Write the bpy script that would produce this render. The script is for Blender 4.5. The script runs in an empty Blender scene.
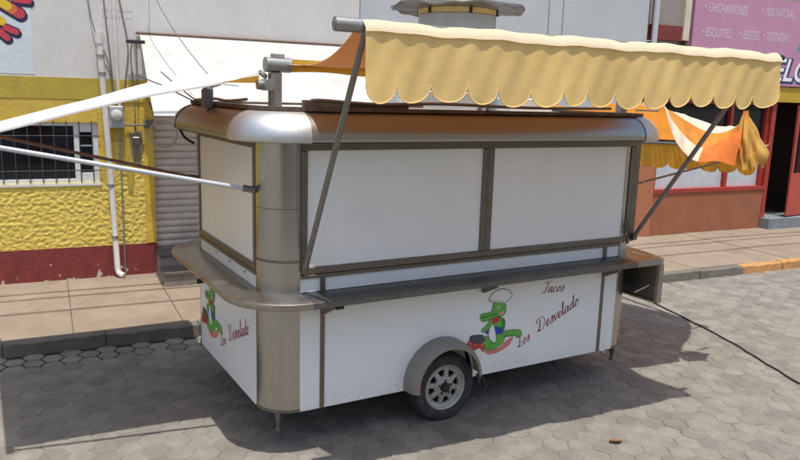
import bpy, bmesh, math, random
from mathutils import Vector, Matrix
random.seed(11)
R_ = random.Random(5)
sc = bpy.context.scene
col = sc.collection

# ------------------------------------------------------------------ camera
FPX, YAW, PITCH, ROLL = 724.7265, 0.5299, 0.1828, 0.0299
CAM = Vector((-1.7789, -4.9388, 2.7889))
fwd = Vector((math.sin(YAW)*math.cos(PITCH), math.cos(YAW)*math.cos(PITCH), -math.sin(PITCH)))
rgt0 = Vector((math.cos(YAW), -math.sin(YAW), 0)); up0 = rgt0.cross(fwd)
rgt = math.cos(ROLL)*rgt0 + math.sin(ROLL)*up0
up = -math.sin(ROLL)*rgt0 + math.cos(ROLL)*up0
cd = bpy.data.cameras.new('camera'); cam = bpy.data.objects.new('camera', cd); col.objects.link(cam)
m = Matrix.Identity(4)
for i in range(3):
    m[i][0], m[i][1], m[i][2], m[i][3] = rgt[i], up[i], -fwd[i], CAM[i]
cam.matrix_world = m
cd.sensor_width = 36.0; cd.lens = 36.0*FPX/800.0; cd.clip_end = 2000; cd.clip_start = 0.05
sc.camera = cam

# ------------------------------------------------------------------ sky, sun, exposure
SUN_TO = Vector((-0.06, -0.222, 1.0)).normalized()       # towards the sun
w = bpy.data.worlds.new('World'); sc.world = w; w.use_nodes = True
nt = w.node_tree; nt.nodes.clear()
sky = nt.nodes.new('ShaderNodeTexSky'); sky.sky_type = 'NISHITA'; sky.sun_disc = False
sky.sun_elevation = math.asin(SUN_TO.z); sky.sun_rotation = math.atan2(SUN_TO.x, SUN_TO.y)
sky.air_density = 1.3; sky.dust_density = 2.5; sky.ozone_density = 1.0
bg = nt.nodes.new('ShaderNodeBackground'); bg.inputs[1].default_value = 0.15
wo = nt.nodes.new('ShaderNodeOutputWorld')
nt.links.new(sky.outputs[0], bg.inputs[0]); nt.links.new(bg.outputs[0], wo.inputs[0])
ld = bpy.data.lights.new('sun', 'SUN'); ld.energy = 3.9; ld.angle = math.radians(0.55); ld.color = (1.0, 0.95, 0.87)
lo = bpy.data.objects.new('sun', ld); col.objects.link(lo)
lo.rotation_euler = SUN_TO.to_track_quat('Z', 'Y').to_euler(); lo.location = (0, 0, 30)
vs = sc.view_settings
vs.view_transform = 'Standard'; vs.look = 'None'; vs.gamma = 1.0; vs.use_curve_mapping = False; vs.exposure = 0.17
sc.cycles.max_bounces = 8; sc.cycles.diffuse_bounces = 5; sc.cycles.transmission_bounces = 6

# ------------------------------------------------------------------ materials
def srgb(r, g, b):
    f = lambda c: (c/255/12.92) if c/255 <= .04045 else ((c/255+.055)/1.055)**2.4
    return (f(r), f(g), f(b))
def mat(name, c, rough=.7, metal=0.0, var=.12, scale=6.0, c2=None, bump=0.0, bscale=60.0, stretch=(1, 1, 1),
        stain=None, stain_amt=.5, stain_scale=2.0, translucent=None, spec=.5, tint=False, fine=0.0, rvar=0.1, coat=0.0):
    m = bpy.data.materials.new(name); m.use_nodes = True
    n = m.node_tree.nodes; l = m.node_tree.links
    b = n['Principled BSDF']; out = n['Material Output']
    geo = n.new('ShaderNodeNewGeometry')
    mp = n.new('ShaderNodeMapping'); mp.inputs['Scale'].default_value = stretch
    l.new(geo.outputs['Position'], mp.inputs['Vector'])
    no = n.new('ShaderNodeTexNoise'); no.inputs['Scale'].default_value = scale; no.inputs['Detail'].default_value = 7; no.inputs['Roughness'].default_value = .62
    l.new(mp.outputs[0], no.inputs['Vector'])
    rp = n.new('ShaderNodeValToRGB')
    c2 = c2 or tuple(min(1, x*(1+var)) for x in c)
    rp.color_ramp.elements[0].position = .3; rp.color_ramp.elements[1].position = .7
    rp.color_ramp.elements[0].color = (*[x*(1-var) for x in c], 1); rp.color_ramp.elements[1].color = (*c2, 1)
    l.new(no.outputs['Fac'], rp.inputs[0]); cur = rp.outputs[0]
    if fine > 0:
        nf = n.new('ShaderNodeTexNoise'); nf.inputs['Scale'].default_value = 160; nf.inputs['Detail'].default_value = 3
        l.new(mp.outputs[0], nf.inputs['Vector'])
        mr = n.new('ShaderNodeMapRange'); mr.inputs[1].default_value = .3; mr.inputs[2].default_value = .7
        mr.inputs[3].default_value = 1-fine; mr.inputs[4].default_value = 1+fine
        l.new(nf.outputs['Fac'], mr.inputs[0])
        mx = n.new('ShaderNodeMixRGB'); mx.blend_type = 'MULTIPLY'; mx.inputs[0].default_value = 1
        l.new(cur, mx.inputs[1]); l.new(mr.outputs[0], mx.inputs[2]); cur = mx.outputs[0]
    if stain:
        ns = n.new('ShaderNodeTexNoise'); ns.inputs['Scale'].default_value = stain_scale; ns.inputs['Detail'].default_value = 9; ns.inputs['Roughness'].default_value = .7
        l.new(mp.outputs[0], ns.inputs['Vector'])
        mr = n.new('ShaderNodeMapRange'); mr.inputs[1].default_value = .52; mr.inputs[2].default_value = .72
        mr.inputs[3].default_value = 0; mr.inputs[4].default_value = stain_amt
        l.new(ns.outputs['Fac'], mr.inputs[0])
        mx = n.new('ShaderNodeMixRGB'); l.new(mr.outputs[0], mx.inputs[0]); l.new(cur, mx.inputs[1]); mx.inputs[2].default_value = (*stain, 1); cur = mx.outputs[0]
    if tint:
        at = n.new('ShaderNodeAttribute'); at.attribute_name = 'tint'
        mx = n.new('ShaderNodeMixRGB'); mx.blend_type = 'MULTIPLY'; mx.inputs[0].default_value = 1
        l.new(cur, mx.inputs[1]); l.new(at.outputs['Fac'], mx.inputs[2]); cur = mx.outputs[0]
    l.new(cur, b.inputs['Base Color'])
    b.inputs['Metallic'].default_value = metal; b.inputs['Specular IOR Level'].default_value = spec
    if coat: b.inputs['Coat Weight'].default_value = coat
    if rvar > 0:
        mr = n.new('ShaderNodeMapRange'); mr.inputs[3].default_value = max(.03, rough-rvar); mr.inputs[4].default_value = min(1, rough+rvar)
        l.new(no.outputs['Fac'], mr.inputs[0]); l.new(mr.outputs[0], b.inputs['Roughness'])
    else: b.inputs['Roughness'].default_value = rough
    if bump > 0:
        nb = n.new('ShaderNodeTexNoise'); nb.inputs['Scale'].default_value = bscale; nb.inputs['Detail'].default_value = 5
        l.new(mp.outputs[0], nb.inputs['Vector'])
        bp = n.new('ShaderNodeBump'); bp.inputs['Strength'].default_value = bump; bp.inputs['Distance'].default_value = .02
        l.new(nb.outputs['Fac'], bp.inputs['Height']); l.new(bp.outputs[0], b.inputs['Normal'])
    if translucent:
        tr = n.new('ShaderNodeBsdfTranslucent'); tr.inputs['Color'].default_value = (*translucent[0], 1)
        mx = n.new('ShaderNodeMixShader'); mx.inputs[0].default_value = translucent[1]
        l.new(b.outputs[0], mx.inputs[1]); l.new(tr.outputs[0], mx.inputs[2]); l.new(mx.outputs[0], out.inputs['Surface'])
    return m

def panel_paint():
    m = mat('white_panel_paint', (.83, .84, .83), .36, var=.025, scale=1.2, stain=(.74, .72, .68), stain_amt=.45, stain_scale=1.4, rvar=.08, bump=.03, bscale=2.2)
    n = m.node_tree.nodes; l = m.node_tree.links; b = n['Principled BSDF']
    geo = [x for x in n if x.type == 'NEW_GEOMETRY'][0]
    sx = n.new('ShaderNodeSeparateXYZ'); l.new(geo.outputs['Position'], sx.inputs[0])
    ns = n.new('ShaderNodeTexNoise'); ns.inputs['Scale'].default_value = 26; ns.inputs['Detail'].default_value = 8
    mp = n.new('ShaderNodeMapping'); mp.inputs['Scale'].default_value = (1, 1, .8); l.new(geo.outputs['Position'], mp.inputs[0]); l.new(mp.outputs[0], ns.inputs['Vector'])
    h = n.new('ShaderNodeMapRange'); h.inputs[1].default_value = .345; h.inputs[2].default_value = .55; h.inputs[3].default_value = .15; h.inputs[4].default_value = -.14; l.new(sx.outputs[2], h.inputs[0])
    a = n.new('ShaderNodeMath'); a.operation = 'ADD'; l.new(ns.outputs['Fac'], a.inputs[0]); l.new(h.outputs[0], a.inputs[1])
    t = n.new('ShaderNodeMapRange'); t.inputs[1].default_value = .54; t.inputs[2].default_value = .82; t.inputs[4].default_value = .25; l.new(a.outputs[0], t.inputs[0])
    mx = n.new('ShaderNodeMixRGB'); src = b.inputs['Base Color'].links[0].from_socket
    l.new(t.outputs[0], mx.inputs[0]); l.new(src, mx.inputs[1]); mx.inputs[2].default_value = (.40, .36, .31, 1); l.new(mx.outputs[0], b.inputs['Base Color'])
    return m
M = {}
M['paver'] = mat('paver', (.222, .205, .178), .9, var=.17, scale=5.0, bump=.5, bscale=70, tint=True, fine=.24, stain=(.17, .15, .125), stain_amt=.55, stain_scale=.9, spec=.25)
M['sand'] = mat('joint_sand', (.215, .195, .165), .95, var=.45, scale=5, bump=.5, bscale=120, spec=.2)
M['ground'] = mat('ground', (.23, .21, .18), .95, var=.2, scale=2, bump=.3, bscale=40, spec=.2)
M['slab'] = mat('sidewalk_concrete', (.268, .213, .160), .9, var=.13, scale=2.5, bump=.25, bscale=70, fine=.08, stain=(.19, .15, .115), stain_amt=.75, stain_scale=1.4, spec=.25)
M['kerb'] = mat('kerb_concrete', (.15, .138, .12), .9, var=.2, scale=5, bump=.18, bscale=35, fine=.12, stain=(.11, .10, .088), stain_amt=.6, spec=.25)
M['kerb_orange'] = mat('kerb_paint', (.44, .225, .075), .85, var=.2, scale=9, bump=.25, bscale=30, stain=(.20, .135, .08), stain_amt=.9, stain_scale=6)
M['steel'] = mat('brushed_steel', (.43, .42, .40), .27, 1.0, var=.03, scale=5, stretch=(6, 6, .4), rvar=.025, stain=(.38, .36, .335), stain_amt=.2, stain_scale=.6)
M['steel_plain'] = mat('smooth_steel', (.40, .39, .375), .40, 1.0, var=.03, scale=1.2, rvar=.03)
M['steel_cap'] = mat('polished_steel_cap', (.60, .60, .595), .50, 1.0, var=.05, scale=6, stretch=(7, 7, .8), rvar=.03)
M['steel_dark'] = mat('dull_steel_trim', (.19, .175, .155), .42, .85, var=.14, scale=8, rvar=.08, stain=(.15, .12, .09), stain_amt=.5)
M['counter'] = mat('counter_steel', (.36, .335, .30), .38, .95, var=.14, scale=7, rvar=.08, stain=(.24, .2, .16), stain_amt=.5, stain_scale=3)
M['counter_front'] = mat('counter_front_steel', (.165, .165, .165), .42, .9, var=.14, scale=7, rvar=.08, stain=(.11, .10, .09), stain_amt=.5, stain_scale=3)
M['panel'] = panel_paint()
M['rust'] = mat('rusted_edge', (.13, .085, .055), .75, .2, var=.4, scale=14, stain=(.30, .27, .23), stain_amt=.6, stain_scale=9)
M['roofsheet'] = mat('roof_sheet', (.62, .60, .56), .5, .3, var=.15, scale=4)
M['galv'] = mat('galvanised_metal', (.33, .325, .31), .45, .7, var=.2, scale=9, rvar=.1, stain=(.24, .2, .16), stain_amt=.4)
M['galv_lit'] = mat('vent_metal', (.40, .40, .39), .5, .6, var=.15, scale=5)
M['collar'] = mat('yellow_lit_collar', (.55, .40, .16), .6, .0, var=.2, scale=8)  # yellow light under the vent cap is put into this colour
M['white_pole'] = mat('white_painted_pole', (.52, .54, .56), .35, var=.05, scale=12)
M['brown_pole'] = mat('brown_pole', (.20, .13, .095), .5, .2, var=.2, scale=20)
M['grey_pole'] = mat('grey_pole', (.22, .205, .185), .45, .6, var=.2, scale=20)
M['black'] = mat('black_rubber', (.03, .03, .032), .7, var=.3, scale=20, spec=.35)
M['tyre'] = mat('tyre_rubber', (.048, .048, .05), .8, var=.3, scale=14, bump=.3, bscale=60, stain=(.13, .12, .105), stain_amt=.5, stain_scale=7, spec=.3)
M['rim'] = mat('rim_paint', (.44, .43, .40), .45, .25, var=.12, scale=12, stain=(.2, .16, .12), stain_amt=.55, stain_scale=11)
M['rim_dark'] = mat('rim_hole', (.02, .02, .02), .9)
M['chassis'] = mat('chassis_paint', (.035, .033, .032), .7, .2)
M['canvas_tan'] = mat('tan_awning_canvas', (.84, .60, .235), .75, var=.04, scale=5, bump=.12, bscale=14, fine=.03, stain=(.82, .62, .30), stain_amt=.5, stain_scale=2.5, translucent=((.74, .48, .16), .16), spec=.2)
M['canvas_hem'] = mat('cream_canvas_hem', (.74, .63, .44), .75, var=.06, scale=8, bump=.2, bscale=40, translucent=((.8, .7, .5), .2), spec=.2)
M['canvas_tan_edge'] = mat('tan_canvas_binding', (.82, .60, .27), .75, var=.05, spec=.2)
M['canvas_top'] = mat('pale_awning_canvas', (.80, .76, .68), .75, var=.05, scale=4, translucent=((.85, .62, .34), .3), spec=.2)
M['canvas_under'] = mat('orange_canvas_underside', (.62, .36, .20), .8, var=.1, scale=4, translucent=((.80, .42, .20), .45), spec=.2)
M['canvas_white'] = mat('white_tarp', (.80, .785, .75), .75, var=.04, scale=3, bump=.2, bscale=9, stain=(.66, .55, .42), stain_amt=.4, stain_scale=1.5, translucent=((.8, .75, .66), .2), spec=.2)
M['canvas_orange'] = mat('orange_canvas', (.80, .36, .07), .75, var=.12, scale=6, bump=.3, bscale=20, translucent=((.92, .34, .05), .45), spec=.2)
M['canvas_red'] = mat('red_orange_canvas', (.80, .24, .06), .75, var=.16, scale=7, bump=.3, bscale=20, translucent=((.95, .26, .05), .4), spec=.2)
M['canvas_mustard'] = mat('mustard_canvas', (.58, .34, .05), .75, var=.14, scale=6, translucent=((.8, .42, .05), .35), spec=.2)
M['canvas_cream'] = mat('cream_canvas', (.82, .72, .56), .75, var=.06, scale=6, bump=.2, bscale=20, translucent=((.86, .66, .42), .3), spec=.2)
M['tarp_old'] = mat('weathered_tarp', (.66, .635, .60), .8, var=.07, scale=3, bump=.3, bscale=9, stain=(.40, .33, .25), stain_amt=.5, stain_scale=1.2, translucent=((.5, .46, .4), .15), spec=.2)
M['maroon'] = mat('maroon_wall_paint', (.20, .033, .030), .75, var=.2, scale=6, bump=.3, bscale=30, stain=(.45, .40, .36), stain_amt=0.0)
M['yellow_smooth'] = mat('yellow_wall_paint', (.62, .43, .06), .75, var=.12, scale=4, bump=.3, bscale=22, stain=(.36, .29, .13), stain_amt=.5, stain_scale=2.5)
M['mustard'] = mat('mustard_wall_paint', (.44, .33, .045), .75, var=.12, scale=5, bump=.2, bscale=30)
M['white_wall'] = mat('white_wall_paint', (.63, .60, .575), .85, var=.06, scale=1.5, bump=.25, bscale=14, stain=(.58, .55, .52), stain_amt=.5, stain_scale=1.2, stretch=(1, 1, .5), fine=.03)
M['bluewhite'] = mat('pale_blue_wall_paint', (.60, .64, .68), .8, var=.05, scale=3, bump=.2, bscale=14)
M['greypanel'] = mat('grey_metal_panel', (.50, .52, .535), .5, .0, var=.05, scale=1.2, stain=(.42, .43, .44), stain_amt=.4)
M['shutter'] = mat('shutter_metal', (.58, .52, .48), .55, .1, var=.12, scale=5, stain=(.40, .34, .30), stain_amt=.6, stain_scale=3)
M['darkstep'] = mat('dark_step_tile', (.10, .095, .088), .6, var=.35, scale=6, stain=(.2, .18, .16), stain_amt=.5)
M['greystep'] = mat('grey_step_riser', (.24, .22, .20), .7, var=.25, scale=6)
M['grille'] = mat('grille_iron', (.05, .05, .052), .8, 0)
M['winframe'] = mat('white_window_frame', (.68, .70, .70), .5, var=.08, scale=8)
M['pvc'] = mat('pvc_pipe', (.66, .63, .58), .5, var=.08, scale=10, stain=(.45, .38, .3), stain_amt=.5, stain_scale=6)
M['meter'] = mat('meter_grey', (.36, .37, .37), .5, .2, var=.15, scale=12)
M['meterglass'] = mat('meter_glass', (.55, .57, .56), .12, var=.2, scale=30)
M['cable'] = mat('wall_cable', (.16, .155, .15), .6)
M['cable_pale'] = mat('pale_wall_cable', (.48, .48, .47), .6)
M['pink'] = mat('pink_sign_paint', (.52, .25, .375), .6, var=.05, scale=2, stain=(.50, .30, .42), stain_amt=.4)
M['signwhite'] = mat('sign_white', (.62, .47, .57), .6, var=.04)
M['signbright'] = mat('sign_bright_white', (.85, .85, .85), .6, var=.03)
M['signblue'] = mat('sign_navy', (.05, .05, .16), .6)
M['teal'] = mat('sign_teal', (.05, .36, .36), .6)
M['beam'] = mat('yellow_beam_paint', (.50, .33, .03), .7, var=.1, scale=4)
M['terracotta'] = mat('terracotta_wall', (.32, .115, .055), .8, var=.12, scale=3, bump=.2, bscale=30, stain=(.27, .13, .08), stain_amt=.5)
M['pillar'] = mat('orange_pillar', (.42, .16, .075), .8, var=.1, scale=4)
M['red'] = mat('red_frame_paint', (.34, .035, .025), .5, var=.15, scale=8)
M['reddoor'] = mat('red_door_paint', (.46, .07, .045), .5, var=.15, scale=5)
M['taupe'] = mat('taupe_board', (.30, .26, .235), .7, var=.1, scale=6)
M['creampost'] = mat('cream_post', (.62, .56, .44), .7)
M['shopfloor'] = mat('shop_floor', (.20, .23, .25), .6, var=.15, scale=4)
M['interior'] = mat('shop_interior', (.10, .07, .055), .8, var=.2, scale=2)
M['shelfwood'] = mat('shelf_wood', (.25, .13, .05), .6)
M['frosted'] = mat('frosted_pane', (.52, .57, .60), .25, var=.1, scale=6)
M['leaf'] = mat('dead_leaf', (.24, .10, .035), .8, var=.3, scale=60)
M['curtain'] = mat('blue_curtain', (.06, .07, .22), .8, var=.3, scale=5)
def glass(name, c=(.02, .022, .025), alpha=.55):
    m = bpy.data.materials.new(name); m.use_nodes = True
    n = m.node_tree.nodes; l = m.node_tree.links; b = n['Principled BSDF']
    b.inputs['Base Color'].default_value = (*c, 1); b.inputs['Roughness'].default_value = .04
    tr = n.new('ShaderNodeBsdfTransparent'); mx = n.new('ShaderNodeMixShader'); mx.inputs[0].default_value = alpha
    l.new(tr.outputs[0], mx.inputs[1]); l.new(b.outputs[0], mx.inputs[2]); l.new(mx.outputs[0], n['Material Output'].inputs['Surface'])
    return m
M['glass'] = glass('window_glass')
def stucco():
    m = mat('yellow_stucco', (.72, .56, .13), .85, var=.08, scale=5, stain=(.80, .67, .25), stain_amt=.5, stain_scale=9, spec=.2)
    n = m.node_tree.nodes; l = m.node_tree.links
    geo = [x for x in n if x.type == 'NEW_GEOMETRY'][0]
    v = n.new('ShaderNodeTexNoise'); v.inputs['Scale'].default_value = 30; v.inputs['Detail'].default_value = 4; v.inputs['Roughness'].default_value = .55; v.inputs['Distortion'].default_value = .6
    l.new(geo.outputs['Position'], v.inputs['Vector'])
    r = n.new('ShaderNodeValToRGB'); r.color_ramp.elements[0].position = .38; r.color_ramp.elements[1].position = .62
    l.new(v.outputs['Fac'], r.inputs[0])
    bp = n.new('ShaderNodeBump'); bp.inputs['Strength'].default_value = .4; bp.inputs['Distance'].default_value = .015
    l.new(r.outputs[0], bp.inputs['Height']); l.new(bp.outputs[0], n['Principled BSDF'].inputs['Normal'])
    return m
M['stucco'] = stucco()
def peeled():
    m = mat('peeling_maroon_paint', (.20, .033, .030), .75, var=.2, scale=6, bump=.3, bscale=30)
    n = m.node_tree.nodes; l = m.node_tree.links
    geo = [x for x in n if x.type == 'NEW_GEOMETRY'][0]
    sx = n.new('ShaderNodeSeparateXYZ'); l.new(geo.outputs['Position'], sx.inputs[0])
    ns = n.new('ShaderNodeTexNoise'); ns.inputs['Scale'].default_value = 9; ns.inputs['Detail'].default_value = 8
    l.new(geo.outputs['Position'], ns.inputs['Vector'])
    h = n.new('ShaderNodeMapRange'); h.inputs[1].default_value = .14; h.inputs[2].default_value = .42; h.inputs[3].default_value = .16; h.inputs[4].default_value = -.04
    l.new(sx.outputs[2], h.inputs[0])
    a = n.new('ShaderNodeMath'); a.operation = 'ADD'; l.new(ns.outputs['Fac'], a.inputs[0]); l.new(h.outputs[0], a.inputs[1])
    t = n.new('ShaderNodeMapRange'); t.inputs[1].default_value = .69; t.inputs[2].default_value = .73; l.new(a.outputs[0], t.inputs[0])
    mx = n.new('ShaderNodeMixRGB'); b = n['Principled BSDF']; src = b.inputs['Base Color'].links[0].from_socket
    l.new(t.outputs[0], mx.inputs[0]); l.new(src, mx.inputs[1]); mx.inputs[2].default_value = (.50, .44, .40, 1); l.new(mx.outputs[0], b.inputs['Base Color'])
    return m
M['peel'] = peeled()
def flat(name, c, rough=.6): return mat(name, c, rough, var=.06, scale=20)
for k, c in dict(croc_green=(.13, .44, .06), croc_dark=(.04, .26, .03), croc_white=(.85, .85, .84), croc_blue=(.03, .06, .42), croc_red=(.55, .05, .05),
                 croc_fire=(.62, .12, .09), croc_rug=(.66, .22, .17), croc_pot=(.07, .08, .075), croc_line=(.05, .05, .05), croc_pink=(.75, .35, .4), croc_grey=(.6, .6, .6), letter_red=(.34, .03, .07),
                 graf_navy=(.018, .016, .05), graf_red=(.52, .045, .07), graf_yellow=(.72, .48, .03), graf_orange=(.62, .16, .03)).items():
    M[k] = flat(k, c)

# ------------------------------------------------------------------ mesh helpers
class MB:
    def __init__(self, f=None): self.v = []; self.fc = []; self.mi = []; self.f = f; self.cm = 0
    def vert(self, x, y, z):
        self.v.append(self.f(x, y, z) if self.f else (x, y, z)); return len(self.v)-1
    def face(self, *i): self.fc.append(i); self.mi.append(self.cm)
    def box(self, x0, x1, y0, y1, z0, z1):
        i = [self.vert(x, y, z) for z in (z0, z1) for y in (y0, y1) for x in (x0, x1)]
        for q in ((0, 2, 3, 1), (4, 5, 7, 6), (0, 1, 5, 4), (2, 6, 7, 3), (0, 4, 6, 2), (1, 3, 7, 5)): self.face(*[i[k] for k in q])
        return self
    def bar(self, a, b, wx, wz, upv=(0, 0, 1)):
        a = Vector(a); b = Vector(b); d = (b-a).normalized(); s = d.cross(Vector(upv))
        if s.length < 1e-4: s = d.cross(Vector((1, 0, 0)))
        s.normalize(); u = s.cross(d)
        i = [self.vert(*(p + s*sx*wx/2 + u*sz*wz/2)) for p in (a, b) for sz in (-1, 1) for sx in (-1, 1)]
        for q in ((0, 2, 3, 1), (4, 5, 7, 6), (0, 1, 5, 4), (2, 6, 7, 3), (0, 4, 6, 2), (1, 3, 7, 5)): self.face(*[i[k] for k in q])
        return self
    def tube(self, pts, r, n=10, caps=True):
        pts = [Vector(p) for p in pts]; rs = r if isinstance(r, (list, tuple)) else [r]*len(pts)
        prev = None; rings = []
        for k, p in enumerate(pts):
            d = (pts[min(k+1, len(pts)-1)] - pts[max(k-1, 0)]).normalized()
            s = prev - d*prev.dot(d) if prev is not None else (d.cross(Vector((0, 0, 1))) if abs(d.z) < .95 else d.cross(Vector((1, 0, 0))))
            s.normalize(); prev = s; u = d.cross(s)
            rings.append([self.vert(*(p + (s*math.cos(t) + u*math.sin(t))*rs[k])) for t in [2*math.pi*j/n for j in range(n)]])
        for a, b in zip(rings, rings[1:]):
            for j in range(n): self.face(a[j], a[(j+1) % n], b[(j+1) % n], b[j])
        if caps: self.face(*rings[0][::-1]); self.face(*rings[-1])
        return self
    def lathe(self, prof, c, axis='z', n=32):
        rings = []
        for r, h in prof:
            ring = []
            for j in range(n):
                t = 2*math.pi*j/n; a, b = r*math.cos(t), r*math.sin(t)
                ring.append(self.vert(c[0]+a, c[1]+b, c[2]+h) if axis == 'z' else self.vert(c[0]+a, c[1]+h, c[2]+b))
            rings.append(ring)
        for a, b in zip(rings, rings[1:]):
            for j in range(n): self.face(a[j], a[(j+1) % n], b[(j+1) % n], b[j])
        self.face(*rings[0][::-1]); self.face(*rings[-1]); return self
    def grid(self, fn, nu, nv, flip=False):
        ids = [[self.vert(*fn(i/nu, j/nv)) for j in range(nv+1)] for i in range(nu+1)]
        for i in range(nu):
            for j in range(nv):
                q = (ids[i][j], ids[i+1][j], ids[i+1][j+1], ids[i][j+1])
                self.face(*(q[::-1] if flip else q))
        return self
    def poly(self, pts):
        self.face(*[self.vert(*p) for p in pts]); return self
    def prism(self, pts, off):
        off = Vector(off); a = [self.vert(*p) for p in pts]; b = [self.vert(*(Vector(p)+off)) for p in pts]; n = len(a)
        self.face(*a[::-1]); self.face(*b)
        for j in range(n): self.face(a[j], a[(j+1) % n], b[(j+1) % n], b[j])
        return self
    def build(self, name, m, parent=None, smooth=False, bevel=0.0, recalc=True):
        off = Vector((0, 0, 0))
        p = parent
        while p is not None: off += p.location; p = p.parent
        me = bpy.data.meshes.new(name)
        me.from_pydata([tuple(Vector(v)-off) for v in self.v], [], self.fc)
        ms = m if isinstance(m, (list, tuple)) else [m]
        for x in ms: me.materials.append(M[x] if isinstance(x, str) else x)
        if len(ms) > 1: me.polygons.foreach_set('material_index', self.mi)
        if recalc:
            bm = bmesh.new(); bm.from_mesh(me); bmesh.ops.recalc_face_normals(bm, faces=bm.faces)
            if bevel: bmesh.ops.bevel(bm, geom=bm.edges[:], offset=bevel, segments=1, affect='EDGES', clamp_overlap=True)
            bm.to_mesh(me); bm.free()
        if smooth:
            me.polygons.foreach_set('use_smooth', [True]*len(me.polygons))
            me.set_sharp_from_angle(angle=math.radians(38))
        o = bpy.data.objects.new(name, me); col.objects.link(o)
        if parent: o.parent = parent
        return o
def tag(o, label, cat=None, group=None):
    o['label'] = label
    if cat: o['category'] = cat
    if group: o['group'] = group
    return o
def thing(name, loc, label, cat, group=None):
    o = bpy.data.objects.new(name, None); o.empty_display_size = .2; o.location = loc; col.objects.link(o)
    return tag(o, label, cat, group)
def structure(o): o['kind'] = 'structure'; return o
def smooth_path(pts, n=6):
    pts = [Vector(p) for p in pts]; out = []
    for i in range(len(pts)-1):
        p0, p1, p2, p3 = pts[max(i-1, 0)], pts[i], pts[i+1], pts[min(i+2, len(pts)-1)]
        for k in range(n):
            t = k/n
            out.append(.5*((2*p1)+(p2-p0)*t+(2*p0-5*p1+4*p2-p3)*t*t+(3*p1-p0-3*p2+p3)*t**3))
    out.append(pts[-1]); return out

# wall frame: s along the facades, d out towards the street, z up
WA, WD = -0.0756, 5.7725
wt = (math.cos(WA), math.sin(WA)); wn = (math.sin(WA), -math.cos(WA))
def W(s, d, z): return (s*wt[0]+d*wn[0], WD+s*wt[1]+d*wn[1], z)
def toW(x, y): return (x*wt[0]+(y-WD)*wt[1], x*wn[0]+(y-WD)*wn[1])
def project(P):
    d = Vector(P)-CAM; z = d.dot(fwd)
    return (400+FPX*d.dot(rgt)/z, 230-FPX*d.dot(up)/z, z)

# ================================================================== SETTING
SWZ = .14; KD = 2.62
structure(MB().box(-400, 400, -400, 400, -.6, -.055).build('ground', 'ground'))
road = structure(MB(W).box(-30, 42, KD-.05, 30, -.05, -.0046).build('road', 'sand'))
M['gutter_dark'] = mat('gutter_strip', (.045, .04, .034), .95, var=.4, scale=9, spec=.1)  # dark sheet under the pavers, darkens the joints along the kerb
MB(W).box(-30, 1.6, KD-.02, KD+.42, -.05, -.0042).build('gutter_strip', 'gutter_dark', road)
# pavers ------------------------------------------------------------
HR = .118
def hexmesh(k):
    r = random.Random(100+k); tl = .87+.24*r.random()
    v = []; f = []
    tilt = (r.uniform(-.013, .013), r.uniform(-.013, .013))
    for rr, z in ((HR-.0035, -.012), (HR-.0055, -.0034), (HR-.0125, 0.0)):
        for j in range(6):
            t = math.pi/3*j; x, y = rr*math.cos(t)*(1+r.uniform(-.018, .018)), rr*math.sin(t)*(1+r.uniform(-.018, .018))
            v.append((x, y, z+(x*tilt[0]+y*tilt[1] if z > -.01 else 0)))
    for a in (0, 6):
        for j in range(6): f.append((a+j, a+(j+1) % 6, a+6+(j+1) % 6, a+6+j))
    f.append(tuple(range(12, 18)))
    return v, f, tl
HEX = [hexmesh(k) for k in range(24)]
def hexobj(k):
    v, f, tl = HEX[k]; me = bpy.data.meshes.new('paver')
    me.from_pydata([Vector((x*wt[0]-y*wn[0], x*wt[1]-y*wn[1], z)) for x, y, z in v], [], f); me.materials.append(M['paver'])
    a = me.attributes.new('tint', 'FLOAT', 'FACE'); a.data.foreach_set('value', [tl]*len(f)); return me
HEXME = [hexobj(k) for k in range(24)]
cells = []
ncol = int(30/(1.5*HR)); nrow = int(11/(math.sqrt(3)*HR))
for i in range(ncol):
    s = -9+i*1.5*HR
    for j in range(nrow):
        d = KD+.09+math.sqrt(3)*HR*(j+.5*(i % 2))
        x, y, _ = W(s, d, 0); px, py, dep = project((x, y, 0)) if (Vector((x, y, 0))-CAM).dot(fwd) > .2 else (-999, 0, 1)
        vis = -5 < px < 805 and 0 < py < 462 and not (0.1 < x < 3.8 and y > .1 and (y < 2.2 or px > 210 and px < 640))
        cells.append((dep if vis else 1e6+dep, s, d, x, y))
cells.sort()
vv = []; ff = []; tt = []
for n, (dep, s, d, x, y) in enumerate(cells):
    k = R_.randrange(24); z = R_.uniform(-.0025, .0015); gs_ = 1.0-(.085*max(0, 1-abs(d-KD-.22)/.40)*R_.uniform(.0, 1.0) if s < 1.4 else 0)
    if n < 300 and dep < 1e5:
        o = bpy.data.objects.new('paver', HEXME[k]); o.location = (x, y, z); o.scale = (gs_, gs_, 1); col.objects.link(o); o.parent = road
    else:
        b = len(vv); v, f, tl = HEX[k]; tl *= R_.uniform(.94, 1.06)
        vv += [(x+(a*wt[0]-c*wn[0])*gs_, y+(a*wt[1]-c*wn[1])*gs_, z+e) for a, c, e in v]
        ff += [tuple(b+q for q in g) for g in f]; tt += [tl]*len(f)
me = bpy.data.meshes.new('pavers'); me.from_pydata(vv, [], ff); me.materials.append(M['paver'])
a = me.attributes.new('tint', 'FLOAT', 'FACE'); a.data.foreach_set('value', tt)
o = bpy.data.objects.new('pavers', me); col.objects.link(o); o.parent = road; o['kind'] = 'stuff'
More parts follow.
